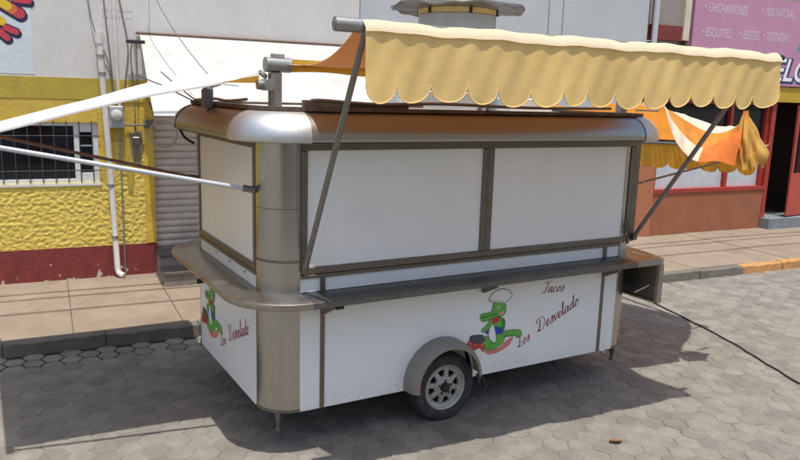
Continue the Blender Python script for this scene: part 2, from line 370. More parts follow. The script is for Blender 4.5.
# sidewalk -----------------------------------------------------------
walk = structure(MB(W).box(-30, 42, -.3, KD-.14, -.05, SWZ-.035).build('sidewalk', 'kerb'))
SL = 1.17
for k in range(-9, 26):
    s0 = -.82+k*SL
    if s0 < -9 or s0 > 26: continue
    dz = R_.uniform(-.006, .004)
    MB(W).box(s0+.004, s0+SL-.004, .003, KD-.15, SWZ-.04, SWZ+dz).build('slab', 'slab', walk, bevel=.005)
kerb = structure(MB(W).box(-30, 42, KD-.14, KD-.02, -.05, SWZ-.04).build('kerb', 'kerb'))
for k in range(-9, 26):
    s0 = -.5+k*1.0
    orange = s0 > 9.2
    dz = R_.uniform(-.012, .004); dd = R_.uniform(-.012, .008)
    mb = MB(W)
    # kerbstone with a worn, uneven front edge
    n = 8; ring = []
    for i in range(n+1):
        s = s0+.004+(1.0-.008)*i/n
        ch = R_.uniform(.008, .035) if orange or R_.random() < .4 else R_.uniform(.008, .016)
        ring.append([(s, KD-.143, -.02), (s, KD-.143, SWZ+dz-.002), (s, KD-ch*1.3+dd, SWZ+dz-.003), (s, KD+dd+.004, SWZ+dz-ch), (s, KD+dd+.02, -.02)])
    ids = [[mb.vert(*p) for p in r] for r in ring]
    for a, b in zip(ids, ids[1:]):
        for j in range(5): mb.face(a[j], a[(j+1) % 5], b[(j+1) % 5], b[j])
    mb.face(*ids[0]); mb.face(*ids[-1])
    o = mb.build('kerbstone', 'kerb_orange' if orange else 'kerb', kerb, smooth=True)
    if orange: o['label'] = 'chipped orange painted kerbstone'

# ================================================================== FACADES
TOP = 6.6
# ---- yellow and white house
hs = thing('house', W(-3.8, -.2, 0), 'yellow stucco house with maroon base, white upper wall and barred window', 'house')
HS0, HS1 = -9.0, .385
def wb(s0, s1, z0, z1, name, m_, par, d0=-.25, d1=0.0, **k): return MB(W).box(s0, s1, d0, d1, z0, z1).build(name, m_, par, **k)
base = wb(HS0, HS1, -.05, .59, 'base_band', 'peel', hs, d1=.012)
WS0, WS1, WZ0, WZ1 = -2.75, -.335, 1.485, 2.31
def stucco_grid(s0, s1, z0, z1):
    from mathutils import noise
    st = .014; nu = max(1, int((s1-s0)/st)); nv = max(1, int((z1-z0)/st)); mb = MB(W)
    def fn(u, v):
        s = s0+(s1-s0)*u; z = z0+(z1-z0)*v
        n1 = noise.noise(Vector((s*19, 0, z*24))); n2 = noise.noise(Vector((s*40, 5, z*50)))
        h = max(-.35, min(.4, n1*1.4+n2*.6))*.012
        e = min(u*(s1-s0), (1-u)*(s1-s0), v*(z1-z0), (1-v)*(z1-z0)); h *= min(1, e/.03)
        return (s, .004+h, z)
    mb.grid(fn, nu, nv); return mb
wall = wb(HS0, HS1, .59, WZ0, 'wall', 'stucco', hs, d1=-.012)
wb(HS0, WS0, WZ0, WZ1, 'wall', 'stucco', hs, d1=-.012)
wb(WS1, HS1, WZ0, 2.6, 'wall', 'yellow_smooth', hs, d1=-.012)
wb(HS0, WS1, WZ1, 2.62, 'wall', 'yellow_smooth', hs, d1=0)
for a in ((-3.2, .28, .59, WZ0), (WS1+.08, .28, WZ0, 2.05)):
    o = stucco_grid(*a).build('stucco_coat', 'stucco', wall, smooth=True, recalc=False)
wb(.25, HS1, .6, 2.5, 'pilaster', 'yellow_smooth', hs, d0=-.02, d1=.022)
wb(HS0, -.16, 2.62, 2.9, 'mustard_band', 'mustard', hs, d1=.006)
wb(-.16, HS1, 2.6, 2.9, 'mustard_band', 'yellow_smooth', hs, d1=.003)
sm = MB(W)
sm.poly([(-.02, .0245, 2.1), (.0, .0245, 1.75), (.03, .0245, 1.38), (.09, .0245, 1.36), (.11, .0245, 1.7), (.10, .0245, 2.08), (.06, .0245, 2.2)])
sm.build('paint_smear', 'mustard', hs, recalc=False)
sm = MB(W); sm.poly([(.06, .0255, 2.16), (.09, .0255, 1.85), (.14, .0255, 1.70), (.2, .0255, 1.76), (.24, .0255, 2.0), (.23, .0255, 2.2)])
sm.build('grime_patch', flat('wall_grime', (.20, .165, .11)), hs, recalc=False)
up_w = wb(HS0, HS1, 2.9, TOP, 'upper_wall', 'white_wall', hs)
wb(HS0, -1.07, 2.93, 5.4, 'painted_panel', 'bluewhite', hs, d0=-.01, d1=.004)
# graffiti style lettering, painted: capsules with a dark drop edge
def capsule(a, b, r, n=10):
    a = Vector(a); b = Vector(b); d = (b-a); t0 = math.atan2(d.y, d.x); pts = []
    for i in range(n+1): t = t0+math.pi/2+math.pi*i/n; pts.append((a.x+r*math.cos(t), a.y+r*math.sin(t)))
    for i in range(n+1): t = t0-math.pi/2+math.pi*i/n; pts.append((b.x+r*math.cos(t), b.y+r*math.sin(t)))
    return pts
gmb = MB(W)
G_ = [((-1.39, 3.80), (-1.20, 3.685), .046, 3), ((-1.235, 3.855), (-1.09, 3.85), .028, 1), ((-1.37, 3.50), (-1.255, 3.455), .028, 1),
      ((-1.44, 3.45), (-1.36, 3.375), .030, 1), ((-1.62, 3.75), (-1.50, 3.55), .05, 2), ((-1.75, 3.9), (-1.55, 3.98), .05, 1)]
G_ = [(a, b, r*1.35, c) for a, b, r, c in G_]
for a, b, r, cc in G_:
    gmb.cm = 0
    gmb.poly([(p[0]+.012, .0062, p[1]-.028) for p in capsule(a, b, r+.018)])
    gmb.poly([(p[0], .0068, p[1]) for p in capsule(a, b, r+.016)])
for a, b, r, cc in G_:
    gmb.cm = 1 if cc == 1 else 2 if cc == 2 else 1
    gmb.poly([(p[0], .0074, p[1]) for p in capsule(a, b, r)])
gmb.cm = 2; gmb.poly([(p[0], .0081, p[1]) for p in capsule((-1.405, 3.81), (-1.34, 3.77), .055)]); gmb.poly([(p[0], .0081, p[1]) for p in capsule((-1.43, 3.59), (-1.41, 3.575), .05)])
gmb.cm = 3; gmb.poly([(p[0], .0078, p[1]) for p in capsule((-1.33, 3.765), (-1.285, 3.735), .058)])
tag(gmb.build('painted_lettering', ['graf_navy', 'graf_red', 'graf_yellow', 'graf_orange'], up_w, recalc=False), 'fat red and yellow painted letters with navy edges')
# small scribbles of worn lettering high on the wall
smb = MB(W)
for i in range(16):
    s = .33-.40*(i % 8)/8-.0; z = 3.80-.09*(i//8)
    smb.poly([(s-.2+R_.uniform(-.01, .01), .003, z), (s-.17+R_.uniform(-.01, .01), .003, z+.004), (s-.175, .003, z+R_.uniform(.02, .05)), (s-.185, .003, z+R_.uniform(.02, .05))])
smb.build('worn_lettering', flat('worn_ink', (.60, .575, .56)), up_w, recalc=False)
# window with grille
win = wb(WS0, WS1, WZ0-.0, WZ0+.05, 'window', 'winframe', hs, d0=-.18, d1=-.05)
def wf(s0, s1, z0, z1, d0=-.18, d1=-.05, name='frame', m_='winframe'): return MB(W).box(s0, s1, d0, d1, z0, z1).build(name, m_, win)
wf(WS0, WS1, WZ1-.05, WZ1); wf(WS0, WS0+.06, WZ0+.05, WZ1-.05); wf(WS1-.07, WS1, WZ0+.05, WZ1-.05); wf(-.64, -.575, WZ0+.05, WZ1-.05)
wf(-.575, WS1-.07, WZ0+.05, WZ0+.13); wf(-.575, WS1-.07, WZ1-.13, WZ1-.05)
wf(-.575, WS1-.07, 1.98, 2.0, -.14, -.1)
wf(WS0+.06, -.64, WZ0+.05, WZ1-.05, -.13, -.125, 'pane', 'glass'); wf(-.575, WS1-.07, WZ0+.13, WZ1-.13, -.13, -.125, 'pane', 'glass')
wf(WS0-.05, WS1+.02, WZ0-.035, WZ0-.003, -.1, .02, 'sill', 'winframe')
for i in range(16):
    s = WS1-.08-.157*i
    if s > WS0: MB(W).tube([(s, .015, WZ0+.01), (s, .015, WZ1+.02)], .0075, 6).build('grille_bar', 'grille', win)
for z in (1.66, 2.13): MB(W).tube([(WS0-.02, .018, z), (WS1+.02, .018, z)], .0075, 6).build('grille_bar', 'grille', win)
room = MB(W)                                            # the room behind the panes
room.box(-5, -.2, -3.2, -3.1, 0, 3); room.box(-5, -.2, -3.1, -.26, .0, .05)
room.box(-.28, -.2, -3.1, -.26, .05, 3); room.box(-5, -4.9, -3.1, -.26, .05, 3); room.box(-5, -.2, -3.2, -.26, 3, 3.1)
room.build('room', 'interior', hs)
cmb = MB(W)
cmb.grid(lambda u, v: (-2.6+1.9*u, -.26+.02*math.sin(u*60), 1.86+.24*v-.05*math.sin(u*math.pi*5)**2*(1-v)), 80, 3)
cmb.build('curtain', 'curtain', win, smooth=True)
# ---- white shuttered building
gs = thing('shuttered_shop', W(2, -.2, 0), 'white walled shop with a grey roll-up shutter behind the food cart', 'building')
wb(.39, 3.5, 2.95, TOP, 'upper_wall', 'white_wall', gs)
wb(3.28, 3.5, -.05, 2.95, 'side_wall', 'white_wall', gs); wb(.39, 3.28, -.05, .5, 'threshold', 'greystep', gs, d1=-.01)
sh = wb(.39, 3.28, .5, 2.95, 'shutter', 'shutter', gs, d0=-.3, d1=-.1)
for i in range(24):
    z0 = .505+i*.1; mb = MB(W); pr = [(-.10, 0), (-.075, .012), (-.062, .04), (-.066, .07), (-.085, .09), (-.1, .0985)]
    mb.grid(lambda u, v: (.395+2.88*u, pr[int(round(v*5))][0], z0+pr[int(round(v*5))][1]), 1, 5)
    mb.build('slat', 'shutter', sh, smooth=True)
# ---- grey panelled building
gp = thing('panelled_building', W(6.5, -.2, 0), 'pale grey building with large flat metal panels rising behind the cart', 'building')
wb(3.505, 9.45, -.05, TOP, 'wall', 'greypanel', gp, d1=-.03)
for s0, s1 in ((3.52, 7.09), (7.12, 7.40), (7.43, 9.43)):
    for z0, z1 in ((.2, 3.0), (3.015, TOP)): wb(s0, s1, z0, z1, 'panel', 'greypanel', gp, d0=-.03, d1=0, bevel=.004)
tag(MB(W).tube([W_ for W_ in [(9.56, -.1, 3.32), (9.56, .06, 3.4), (9.56, .06, TOP)]], .055, 12).build('downpipe', 'white_pole'), 'pale metal downpipe between the grey panels and the maroon strip', 'pipe')
# ---- narrow strip of another shop
ns_ = thing('narrow_shop', W(10, -.2, 0), 'narrow taupe shop front with a ragged maroon strip beside the pink sign', 'building')
wb(9.46, 10.5, 4.28, TOP, 'upper_board', 'taupe', ns_); wb(9.62, 10.47, 4.0, 4.28, 'maroon_strip', 'maroon', ns_, d0=-.2, d1=.03)
wb(9.62, 10.47, 3.2, 3.98, 'dark_recess', 'interior', ns_, d0=-.3, d1=-.05); wb(10.3, 10.46, 4.02, TOP, 'post', 'creampost', ns_, d0=-.1, d1=.06)
# ---- corn shop with the pink sign
cs = thing('snack_shop', W(13, -.3, 0), 'snack shop with pink sign, yellow beam, terracotta base and open red door', 'building')
SH0 = 9.5
wb(SH0, 21, 2.9, 3.22, 'beam', 'beam', cs, d0=-.3, d1=.06); wb(10.5, 21, 3.22, TOP, 'upper_wall', 'taupe', cs)
sg = wb(10.52, 17.5, 3.24, 4.98, 'sign_board', 'pink', cs, d0=0.003, d1=.09)
wb(SH0, 9.93, -.05, 2.9, 'pillar', 'pillar', cs, d0=-.3, d1=.03)
wb(9.93, 13.2, -.05, 1.0, 'low_wall', 'terracotta', cs, d0=-.3, d1=0)
wb(9.93, 13.25, 1.0, 1.08, 'sill', 'red', cs, d0=-.3, d1=.02)
fr = wb(9.93, 13.25, 2.82, 2.9, 'window_frame', 'red', cs, d0=-.2, d1=-.05)
for s in (9.95, 12.0, 13.1): MB(W).box(s, s+.09, -.2, -.05, 1.08, 2.82).build('mullion', 'red', fr)
for s0, s1 in ((10.04, 12.0), (12.09, 13.1)): MB(W).box(s0, s1, -.14, -.13, 1.6, 2.82).build('pane', 'glass', fr); MB(W).box(s0, s1, -.14, -.13, 1.08, 1.6).build('pane', 'frosted', fr)
wb(13.19, 13.32, .2, 2.9, 'door_frame', 'red', cs, d0=-.2, d1=.01); wb(14.5, 14.62, .2, 2.9, 'door_frame', 'red', cs, d0=-.2, d1=.01)
door = wb(0, 0.001, 0, .001, 'door', 'reddoor', cs) if False else None
dmb = MB(W)
def leaf(s, d, z): c, s_ = math.cos(.16), math.sin(.16); return W(14.6-(s*c-d*s_), .03+s*s_+d*c, z)
door = MB(leaf).box(0, .78, -.02, .02, .40, 1.35).build('door', 'reddoor', cs)
MB(leaf).box(0, .07, -.025, .025, 1.35, 2.85).build('stile', 'reddoor', door); MB(leaf).box(.71, .78, -.025, .025, 1.35, 2.85).build('stile', 'reddoor', door)
MB(leaf).box(.07, .71, -.025, .025, 2.75, 2.85).build('rail', 'reddoor', door)
for i in range(7): MB(leaf).tube([(.12+.085*i, 0, 1.35), (.12+.085*i, 0, 2.75)], .008, 6).build('bar', 'grille', door)
MB(leaf).tube([(.7, -.03, 1.2), (.7, -.07, 1.2), (.62, -.07, 1.2)], .012, 6).build('handle', 'galv', door)
wb(13.2, 14.6, -.05, .37, 'doorstep', 'shopfloor', cs, d0=-.3, d1=.24)
wb(14.62, 21, -.05, 2.9, 'wall', 'terracotta', cs)
rm = MB(W); rm.box(9.9, 15.2, -4.2, -4.1, 0, 3.2); rm.box(9.9, 15.2, -4.1, -.3, .1, .36); rm.box(9.8, 9.9, -4.2, -.3, .0, 3.2); rm.box(15.2, 15.3, -4.2, -.3, 0, 3.2); rm.box(9.9, 15.2, -4.1, -.3, 2.9, 3.0)
rm.build('room', 'interior', cs)
for z in (1.2, 1.7, 2.2): MB(W).box(12.6, 15.0, -3.5, -3.1, z, z+.05).build('shelf', 'shelfwood', cs)
MB(W).box(13.9, 15.1, -2.4, -1.8, .24, 1.25).build('counter', 'shelfwood', cs)
def text(body, size, s, z, d, name, m_, par, shear=.0, offset=0.0, rot=0.0, sx=1.0):
    c = bpy.data.curves.new('t', 'FONT'); c.body = body; c.size = size; c.shear = shear; c.offset = offset; c.extrude = .0
    o = bpy.data.objects.new('t', c); col.objects.link(o)
    dg = bpy.context.evaluated_depsgraph_get(); me = bpy.data.meshes.new_from_object(o.evaluated_get(dg))
    bpy.data.objects.remove(o)
    mb = MB(W); cr, sr = math.cos(rot), math.sin(rot)
    for v in me.vertices: mb.vert(s+v.co.x*sx*cr-v.co.y*sr, d, z+v.co.x*sx*sr+v.co.y*cr)
    for p in me.polygons: mb.face(*p.vertices)
    return mb.build(name, m_, par, recalc=False)
for body, s, z, size, sx in (('CHICHARRONES', 10.88, 4.60, .25, .58), ('100% NATURAL', 12.5, 4.64, .25, .52), ('ESQUITES', 10.86, 4.13, .25, .66), ('ELOTES', 11.93, 4.14, .25, .56), ('TOSTADAS', 12.62, 4.15, .25, .54)):
    text(body, size, s, z, .0925, 'sign_text', 'signwhite', sg, sx=sx, offset=.005)
    MB(W).lathe([(.02, 0), (.02, .004)], (s-.08, .0, z+.1), 'z', 8) if False else None
    MB(W).box(s-.11, s-.07, .0905, .0945, z+.07, z+.12).build('sign_bullet', 'signwhite', sg)
for k in range(1):
    text('ELOTES', .66, 12.93, 3.33, .0915, 'sign_letters_edge', 'signblue', sg, shear=.28, offset=.045)
    text('ELOTES', .66, 12.90, 3.35, .0945, 'sign_letters', 'signbright', sg, shear=.28, offset=.008)
mb = MB(W); mb.poly([(13.62, .0918, 3.98), (13.75, .0918, 4.32), (14.0, .0918, 4.5), (14.2, .0918, 4.3), (14.0, .0918, 3.95)]); mb.build('sign_graphic', 'teal', sg, recalc=False)

# ---- houses across the street, behind the viewer (mirrored in the steel)
for i, (x0, x1, h, m_, lab) in enumerate(((-13, -6.2, 4.6, 'terracotta', 'terracotta house across the street, leftmost of the row'), (-5.9, .4, 6.2, 'white_wall', 'tall white house across the street opposite the cart'),
        (1.6, 6.5, 3.9, 'taupe', 'low taupe house across the street'), (6.8, 14, 5.2, 'mustard', 'mustard house across the street, rightmost of the row'))):
    oh = thing('opposite_house', ((x0+x1)/2, -13.2, 0), lab, 'house', 'houses across the street')
    MB().box(x0, x1, -17, -12.6, -.05, h).build('wall', m_, oh); MB().box(x0-.1, x1+.1, -17.1, -12.45, h, h+.25).build('parapet', 'greystep', oh)
    n_ = int((x1-x0)/1.7)
    for k in range(n_):
        xc = x0+(k+.5)*(x1-x0)/n_
        if k == n_//2:
            d_ = MB().box(xc-.5, xc+.5, -12.6, -12.56, 0, 2.2).build('door', 'reddoor', oh); MB().box(xc+.38, xc+.44, -12.56, -12.5, 1.0, 1.1).build('handle', 'galv', d_)
        else:
            w_ = MB().box(xc-.55, xc+.55, -12.6, -12.55, .95, 2.2).build('window', 'winframe', oh); MB().box(xc-.48, xc+.48, -12.55, -12.54, 1.02, 2.13).build('pane', 'glass', w_)
# ---- shop tarp awning over the shutter
ta = thing('shop_tarp', W(1.9, .6, 2.45), 'white tarp sloping down from the wall over the roll-up shutter', 'awning')
def tarp(u, v):
    s = .25+3.25*u; d = .03+1.22*v
    z = 3.52-1.07*v-.05*math.sin(v*math.pi)-.015*math.sin(u*14+v*3)*v
    return (s, d, z)
MB(W).grid(tarp, 50, 16).build('sheet', 'tarp_old', ta, smooth=True, recalc=False)
MB(W).tube([(.2, .03, 3.535), (3.55, .03, 3.535)], .018, 8).build('rail', 'brown_pole', ta)
MB(W).tube([(.24, 1.25, 2.45), (3.52, 1.25, 2.45)], .012, 8).build('edge_rod', 'grey_pole', ta)
for s in (.27, 3.4): MB(W).tube([(s, .03, 2.75), (s, 1.25, 2.45)], .011, 6).build('arm', 'grille', ta)
# ---- doorstep blocks
st_ = thing('entrance_steps', W(.9, .4, SWZ), 'dark two-tread entrance steps under the roll-up shutter', 'steps')
MB(W).box(.37, 3.3, .0, .42, SWZ, .46).build('riser', 'greystep', st_); MB(W).box(.365, 3.305, -.003, .44, .46, .495).build('tread', 'darkstep', st_)
MB(W).box(.37, 3.3, .421, .84, SWZ, .29).build('riser', 'greystep', st_); MB(W).box(.365, 3.305, .421, .86, .29, .325).build('tread', 'darkstep', st_)

# ---- wall fittings
dp = thing('drain_pipe', W(-.2, .08, SWZ), 'white plastic drain pipe running down the yellow house', 'pipe')
MB(W).tube([(-.275, .07, 3.42), (-.20, .07, 1.6), (-.165, .07, .26), (-.15, .1, .2), (-.09, .17, .17)], .042, 12).build('pipe', 'pvc', dp, smooth=True)
for s, z in ((-.265, 3.2), (-.255, 2.97), (-.205, 1.45), (-.178, .72)): MB(W).tube([(s, .07, z-.02), (s, .07, z+.02)], .049, 12).build('bracket', 'galv', dp)
MB(W).tube([(-.276, .07, 3.36), (-.276, .07, 3.5)], .05, 12).build('socket', 'pvc', dp)
em = thing('electricity_meter', W(-.09, .07, 2.24), 'grey electricity meter with round glass on the yellow wall', 'meter')
MB(W).box(-.19, .0, .0, .1, 2.24, 2.54).build('case', 'meter', em, bevel=.012)
mb = MB(W)
ring = [[(-.095+r*math.cos(2*math.pi*j/20), d, 2.42+r*math.sin(2*math.pi*j/20)) for j in range(20)] for r, d in ((.075, .1), (.072, .15), (.05, .165))]
ids = [[mb.vert(*p) for p in r] for r in ring]
for a, b in zip(ids, ids[1:]):
    for j in range(20): mb.face(a[j], a[(j+1) % 20], b[(j+1) % 20], b[j])
mb.face(*ids[-1]); mb.build('dial_glass', 'meterglass', em, smooth=True)
MB(W).tube([(-.06, .03, 2.24), (-.055, .03, .16)], .012, 8).build('conduit', 'galv', em)
MB(W).tube([(-.045, .04, 2.54), (-.06, .04, 2.95), (-.08, .04, 4.6)], .02, 8).build('conduit', 'pvc', em)
for i, (pts, r, m_) in enumerate((([(-.40, .03, 4.6), (-.385, .03, 3.9), (-.30, .05, 3.45), (-.16, .03, 3.1), (-.13, .03, 2.56)], .008, 'cable'), ([(-.22, .02, 4.6), (-.19, .02, 3.9), (-.14, .02, 3.2), (-.1, .03, 2.56)], .009, 'cable'),
        ([(-.05, .02, 4.7), (.0, .02, 4.0), (.09, .02, 3.4), (.05, .02, 2.95), (-.02, .03, 2.56)], .008, 'cable'))):
    tag(MB(W).tube([W_ for W_ in smooth_path(pts, 5)], r, 6).build('wall_cable', m_, smooth=True),
        ['leftmost thin dark cable dropping past the drain pipe top', 'straight dark cable dropping to the electricity meter', 'dark cable bowing out right above the electricity meter'][i], 'cable')
lb = thing('lamp_bracket', W(.17, .05, 3.4), 'small black bracket lamp on the white wall above the mustard band', 'lamp')
MB(W).box(.06, .30, .1, .17, 3.385, 3.43).build('head', 'black', lb, bevel=.008); MB(W).tube([(.18, .0, 3.40), (.18, .12, 3.40)], .012, 6).build('arm', 'black', lb)
MB(W).tube(smooth_path([(.14, .1, 3.385), (.12, .05, 3.2), (.15, .03, 2.6), (.14, .03, 2.2)], 5), .008, 6).build('flex', 'cable', lb); MB(W).tube(smooth_path([(.19, .1, 3.385), (.2, .05, 3.1), (.19, .03, 2.5)], 5), .006, 6).build('flex', 'cable', lb)
jb = thing('junction_box', W(.16, .02, 2.15), 'grimy dark junction box with pipe stub beside the electricity meter', 'box')
MB(W).box(.10, .20, .0, .08, 2.0, 2.12).build('case', 'steel_dark', jb, bevel=.01); MB(W).tube([(.0, .05, 2.28), (.16, .05, 2.28), (.3, .12, 2.3)], .014, 8).build('pipe_stub', 'cable', jb)
MB(W).tube([(.15, .03, 2.12), (.15, .03, 2.28)], .012, 6).build('nipple', 'cable', jb); MB(W).box(.26, .38, .0, .1, 2.24, 2.36).build('tap_box', 'steel_dark', jb, bevel=.01)
tag(MB(W).tube(smooth_path([(.30, .3, 5.0), (.42, .4, 3.98), (.9, 1.3, 3.0), (1.15, 1.9, 2.85)], 6), .006, 6).build('drop_wire', 'cable', smooth=True), 'thin black wire slanting across the white tarp to the cart roof', 'wire')
# overhead service lines above the pavement (they throw the thin shadows on the slabs)
for i, (d, z) in enumerate(((2.25, 7.2), (2.55, 7.3), (3.15, 7.2))):
    pts = [(s, d+.02*math.sin(s), z+.0006*(s-4)**2) for s in [-24+2.5*k for k in range(25)]]
    tag(MB(W).tube(pts, .028, 6).build('overhead_cable', 'black', smooth=True), ['overhead service cable nearest the facades', 'middle overhead service cable above the pavement', 'overhead service cable farthest from the facades'][i], 'cable', 'overhead cables along the pavement')

# ================================================================== FOOD CART
CL, CW, CR = 3.88, 2.13, .258
ZB, ZT = .345, 2.44
ct = thing('food_cart', (CL/2, CW/2, 0), 'white taco cart with steel corner columns, tan scalloped awning and single wheel', 'food cart')
def rr(off, seg=8, parts=None):
    """rounded rectangle outline at an offset, list of (x, y) per piece"""
    r = CR+off; out = {}
    cs_ = {'fl': (CR, CR, math.pi), 'fr': (CL-CR, CR, 1.5*math.pi), 'br': (CL-CR, CW-CR, 0), 'bl': (CR, CW-CR, .5*math.pi)}
    for k, (cx, cy, t0) in cs_.items(): out[k] = [(cx+r*math.cos(t0+math.pi/2*i/seg), cy+r*math.sin(t0+math.pi/2*i/seg)) for i in range(seg+1)]
    out['front'] = [(CR, -off), (CL-CR, -off)]; out['left'] = [(-off, CW-CR), (-off, CR)]; out['right'] = [(CL+off, CR), (CL+off, CW-CR)]; out['back'] = [(CL-CR, CW+off), (CR, CW+off)]
    return out
def loft(profile, piece, seg=8, closed=False):
    mb = MB(); rows = [[mb.vert(x, y, z) for x, y in rr(o, seg)[piece]] for o, z in profile]
    pr = list(zip(rows, rows[1:])) + ([(rows[-1], rows[0])] if closed else [])
    for a, b in pr:
        for j in range(len(a)-1): mb.face(a[j], a[j+1], b[j+1], b[j])
    if closed:
        mb.face(*[r[0] for r in rows]); mb.face(*[r[-1] for r in rows][::-1])
    return mb
# inner shell and floor (keeps the cart opaque)
MB().box(.06, CL-.06, .10, CW-.06, ZB+.02, 2.60).build('inner_shell', 'panel', ct)
MB().box(CR, CL-CR, .06, CW-.06, ZB+.005, ZB+.03).build('floor_plate', 'chassis', ct)
for k in ('fl', 'fr', 'br', 'bl'):
    c = loft([(-.02, ZB), (0, ZB), (0, ZT), (-.02, ZT)], k, 14, True).build('corner_column', 'steel', ct, smooth=True)
    loft([(.0, ZB+.001), (.004, ZB+.001), (.004, ZB+.022), (.0, ZB+.022)], k, 14, True).build('edge_trim', 'steel_dark', c, smooth=True)
    loft([(.0, 1.94), (.0015, 1.94), (.0015, 1.946), (.0, 1.946)], k, 14, True).build('seam', 'steel_dark', c, smooth=True)
    loft([(.0, 1.535), (.0025, 1.535), (.0025, 1.555), (.0, 1.555)], k, 14, True).build('seam', 'steel_dark', c, smooth=True)
# lower front panels with wheel arch cut-out
WX, WR = 1.61, .305
def arch_panel(x0, x1, z0, z1, cx, r, cz):
    pts = [(x0, 0, z0)]
    h = math.sqrt(r*r-(z0-cz)**2)
    t0 = math.atan2(z0-cz, -h); t0 = t0 if t0 > 0 else t0+2*math.pi; t1 = math.atan2(z0-cz, h)
    n = 20
    for i in range(n+1):
        t = t0+(t1-t0)*i/n; pts.append((cx+r*math.cos(t), 0, cz+r*math.sin(t)))
    pts += [(x1, 0, z0), (x1, 0, z1), (x0, 0, z1)]
    return MB().prism(pts, (0, .03, 0))
LZ = 1.235
lp = arch_panel(.462, 3.412, ZB, LZ, 1.556, .352, .405).build('lower_panel', 'panel', ct)
MB().box(CR, .425, 0, .03, ZB, LZ).build('lower_panel', 'panel', ct); MB().box(3.449, CL-CR, 0, .03, ZB, LZ).build('lower_panel', 'panel', ct)
for x in (.425, 3.412): MB().box(x+.0005, x+.0365, -.007, .03, ZB, LZ+.19).build('trim_strip', 'steel_dark', ct)
MB().box(0, .03, CR, CW-CR, ZB, LZ).build('lower_panel', 'panel', ct); MB().box(CL-.03, CL, CR, CW-CR, ZB, LZ).build('lower_panel', 'panel', ct); MB().box(CR, CL-CR, CW-.03, CW, ZB, ZT).build('rear_panel', 'panel', ct)
# band between counter and windows
UZ0, UZ1 = 1.44, 2.44
for a in ((CR, .425), (.462, 3.412), (3.449, CL-CR)): MB().box(a[0], a[1], .012, .04, 1.30, UZ0).build('splash_panel', 'panel', ct)
MB().box(.012, .04, CR, CW-CR, 1.30, UZ0).build('splash_panel', 'panel', ct)
for y in (.55, .95, 1.35): MB().lathe([(.008, 0), (.006, .006)], (0.0, 0, 0), 'z', 8) if False else MB().tube([(.014, y, 1.37), (.004, y, 1.37)], .008, 8).build('rivet', 'steel_dark', ct)
# window shutters: closed white panels in steel frames
def frame_panel(x0, x1, fw=.05, left=False):
    f = (lambda a, b, c: (b, a, c)) if left else None
    p = MB(f).box(x0+fw, x1-fw, .008, .03, UZ0+.055, UZ1-.065).build('window_shutter', 'panel', ct)
    for a in ((x0, x1, UZ0, UZ0+.055), (x0, x1, UZ1-.065, UZ1), (x0, x0+fw, UZ0+.055, UZ1-.065), (x1-fw, x1, UZ0+.055, UZ1-.065)):
        MB(f).box(a[0]+.0005, a[1]-.0005, -.008, .03, a[2]+.0005, a[3]-.0005).build('frame_rail', 'steel_dark', p, bevel=.004)
    return p
XM = 1.967
frame_panel(CR+.005, XM-.008); frame_panel(XM+.008, CL-CR+.12 if False else CL-.155)
MB().box(XM-.007, XM+.007, -.004, .03, UZ0, UZ1).build('mullion', 'steel_dark', ct)
MB().box(CL-.1545, CL-.075, -.004, .09, UZ0, UZ1-.005).build('glare_cover', 'steel_dark', ct, bevel=.006)  # added dark strip hiding the bright reflection on the right column
frame_panel(CR+.005, CW-CR-.005, .045, True)
MB().box(CR, CL-CR, -.012, .012, UZ0-.03, UZ0-.002).build('sill_rail', 'steel_dark', ct, bevel=.004); MB().box(-.012, .012, CR, CW-CR, UZ0-.03, UZ0-.002).build('sill_rail', 'steel_dark', ct, bevel=.004)
for x in (.27+.01, 3.70): MB().box(x, x+.03, -.02, .0, UZ0-.02, UZ0+.05).build('hinge', 'steel_dark', ct, bevel=.004)
# cornice
CP = [(-.02, 2.438), (.186, 2.442), (.200, 2.450), (.206, 2.472), (.200, 2.512), (.183, 2.553), (.153, 2.592), (.112, 2.625), (.06, 2.650), (.0, 2.664)]
for k in ('front', 'left', 'right', 'back'): loft(CP, k).build('cornice', 'steel_plain', ct, smooth=True)
CP2 = [(o+.006 if o > .0 else o, z+(.003 if z > 2.55 else -.003)) for o, z in CP]
for k in ('fl', 'fr', 'br', 'bl'): loft(CP2, k, 16).build('cornice_cap', 'steel_cap', ct, smooth=True)
for k in ('front', 'left', 'right', 'back'): loft([(.14, 2.432), (.186, 2.432), (.186, 2.4395), (.14, 2.4395)], k, 8, True).build('cornice_trim', 'steel_dark', ct)
# roof deck and its rusted edge angle
MB().box(.08, CL-.08, .08, CW-.08, 2.61, 2.668).build('roof_deck', 'roofsheet', ct)
for k in ('front', 'left', 'right', 'back', 'fl', 'fr', 'br', 'bl'): loft([(.0, 2.662), (.05, 2.662), (.05, 2.69), (-.05, 2.69), (-.05, 2.662)], k, 8, True).build('roof_edge', 'rust', ct)
# counter ledge
CT = [(-.03, 1.236), (.238, 1.236), (.25, 1.243), (.255, 1.262), (.25, 1.285), (.238, 1.293), (-.03, 1.297)]
for k in ('left', 'fl', 'bl'): loft(CT, k, 16, True).build('counter', 'counter', ct, smooth=True)
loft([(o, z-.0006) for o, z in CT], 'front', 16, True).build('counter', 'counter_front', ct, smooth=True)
mb = MB(); pts = [(CL-CR, -.255), (CL+.06, -.255), (CL+.12, -.235), (CL+.2, .05), (CL+.25, .45), (CL+.24, .8), (CL+.1, 1.1), (CL-.1, 1.15), (CL-CR, .3)]
mb.prism([(x, y, 1.2365) for x, y in pts], (0, 0, .059)); mb.build('counter', 'counter', ct, bevel=.006)
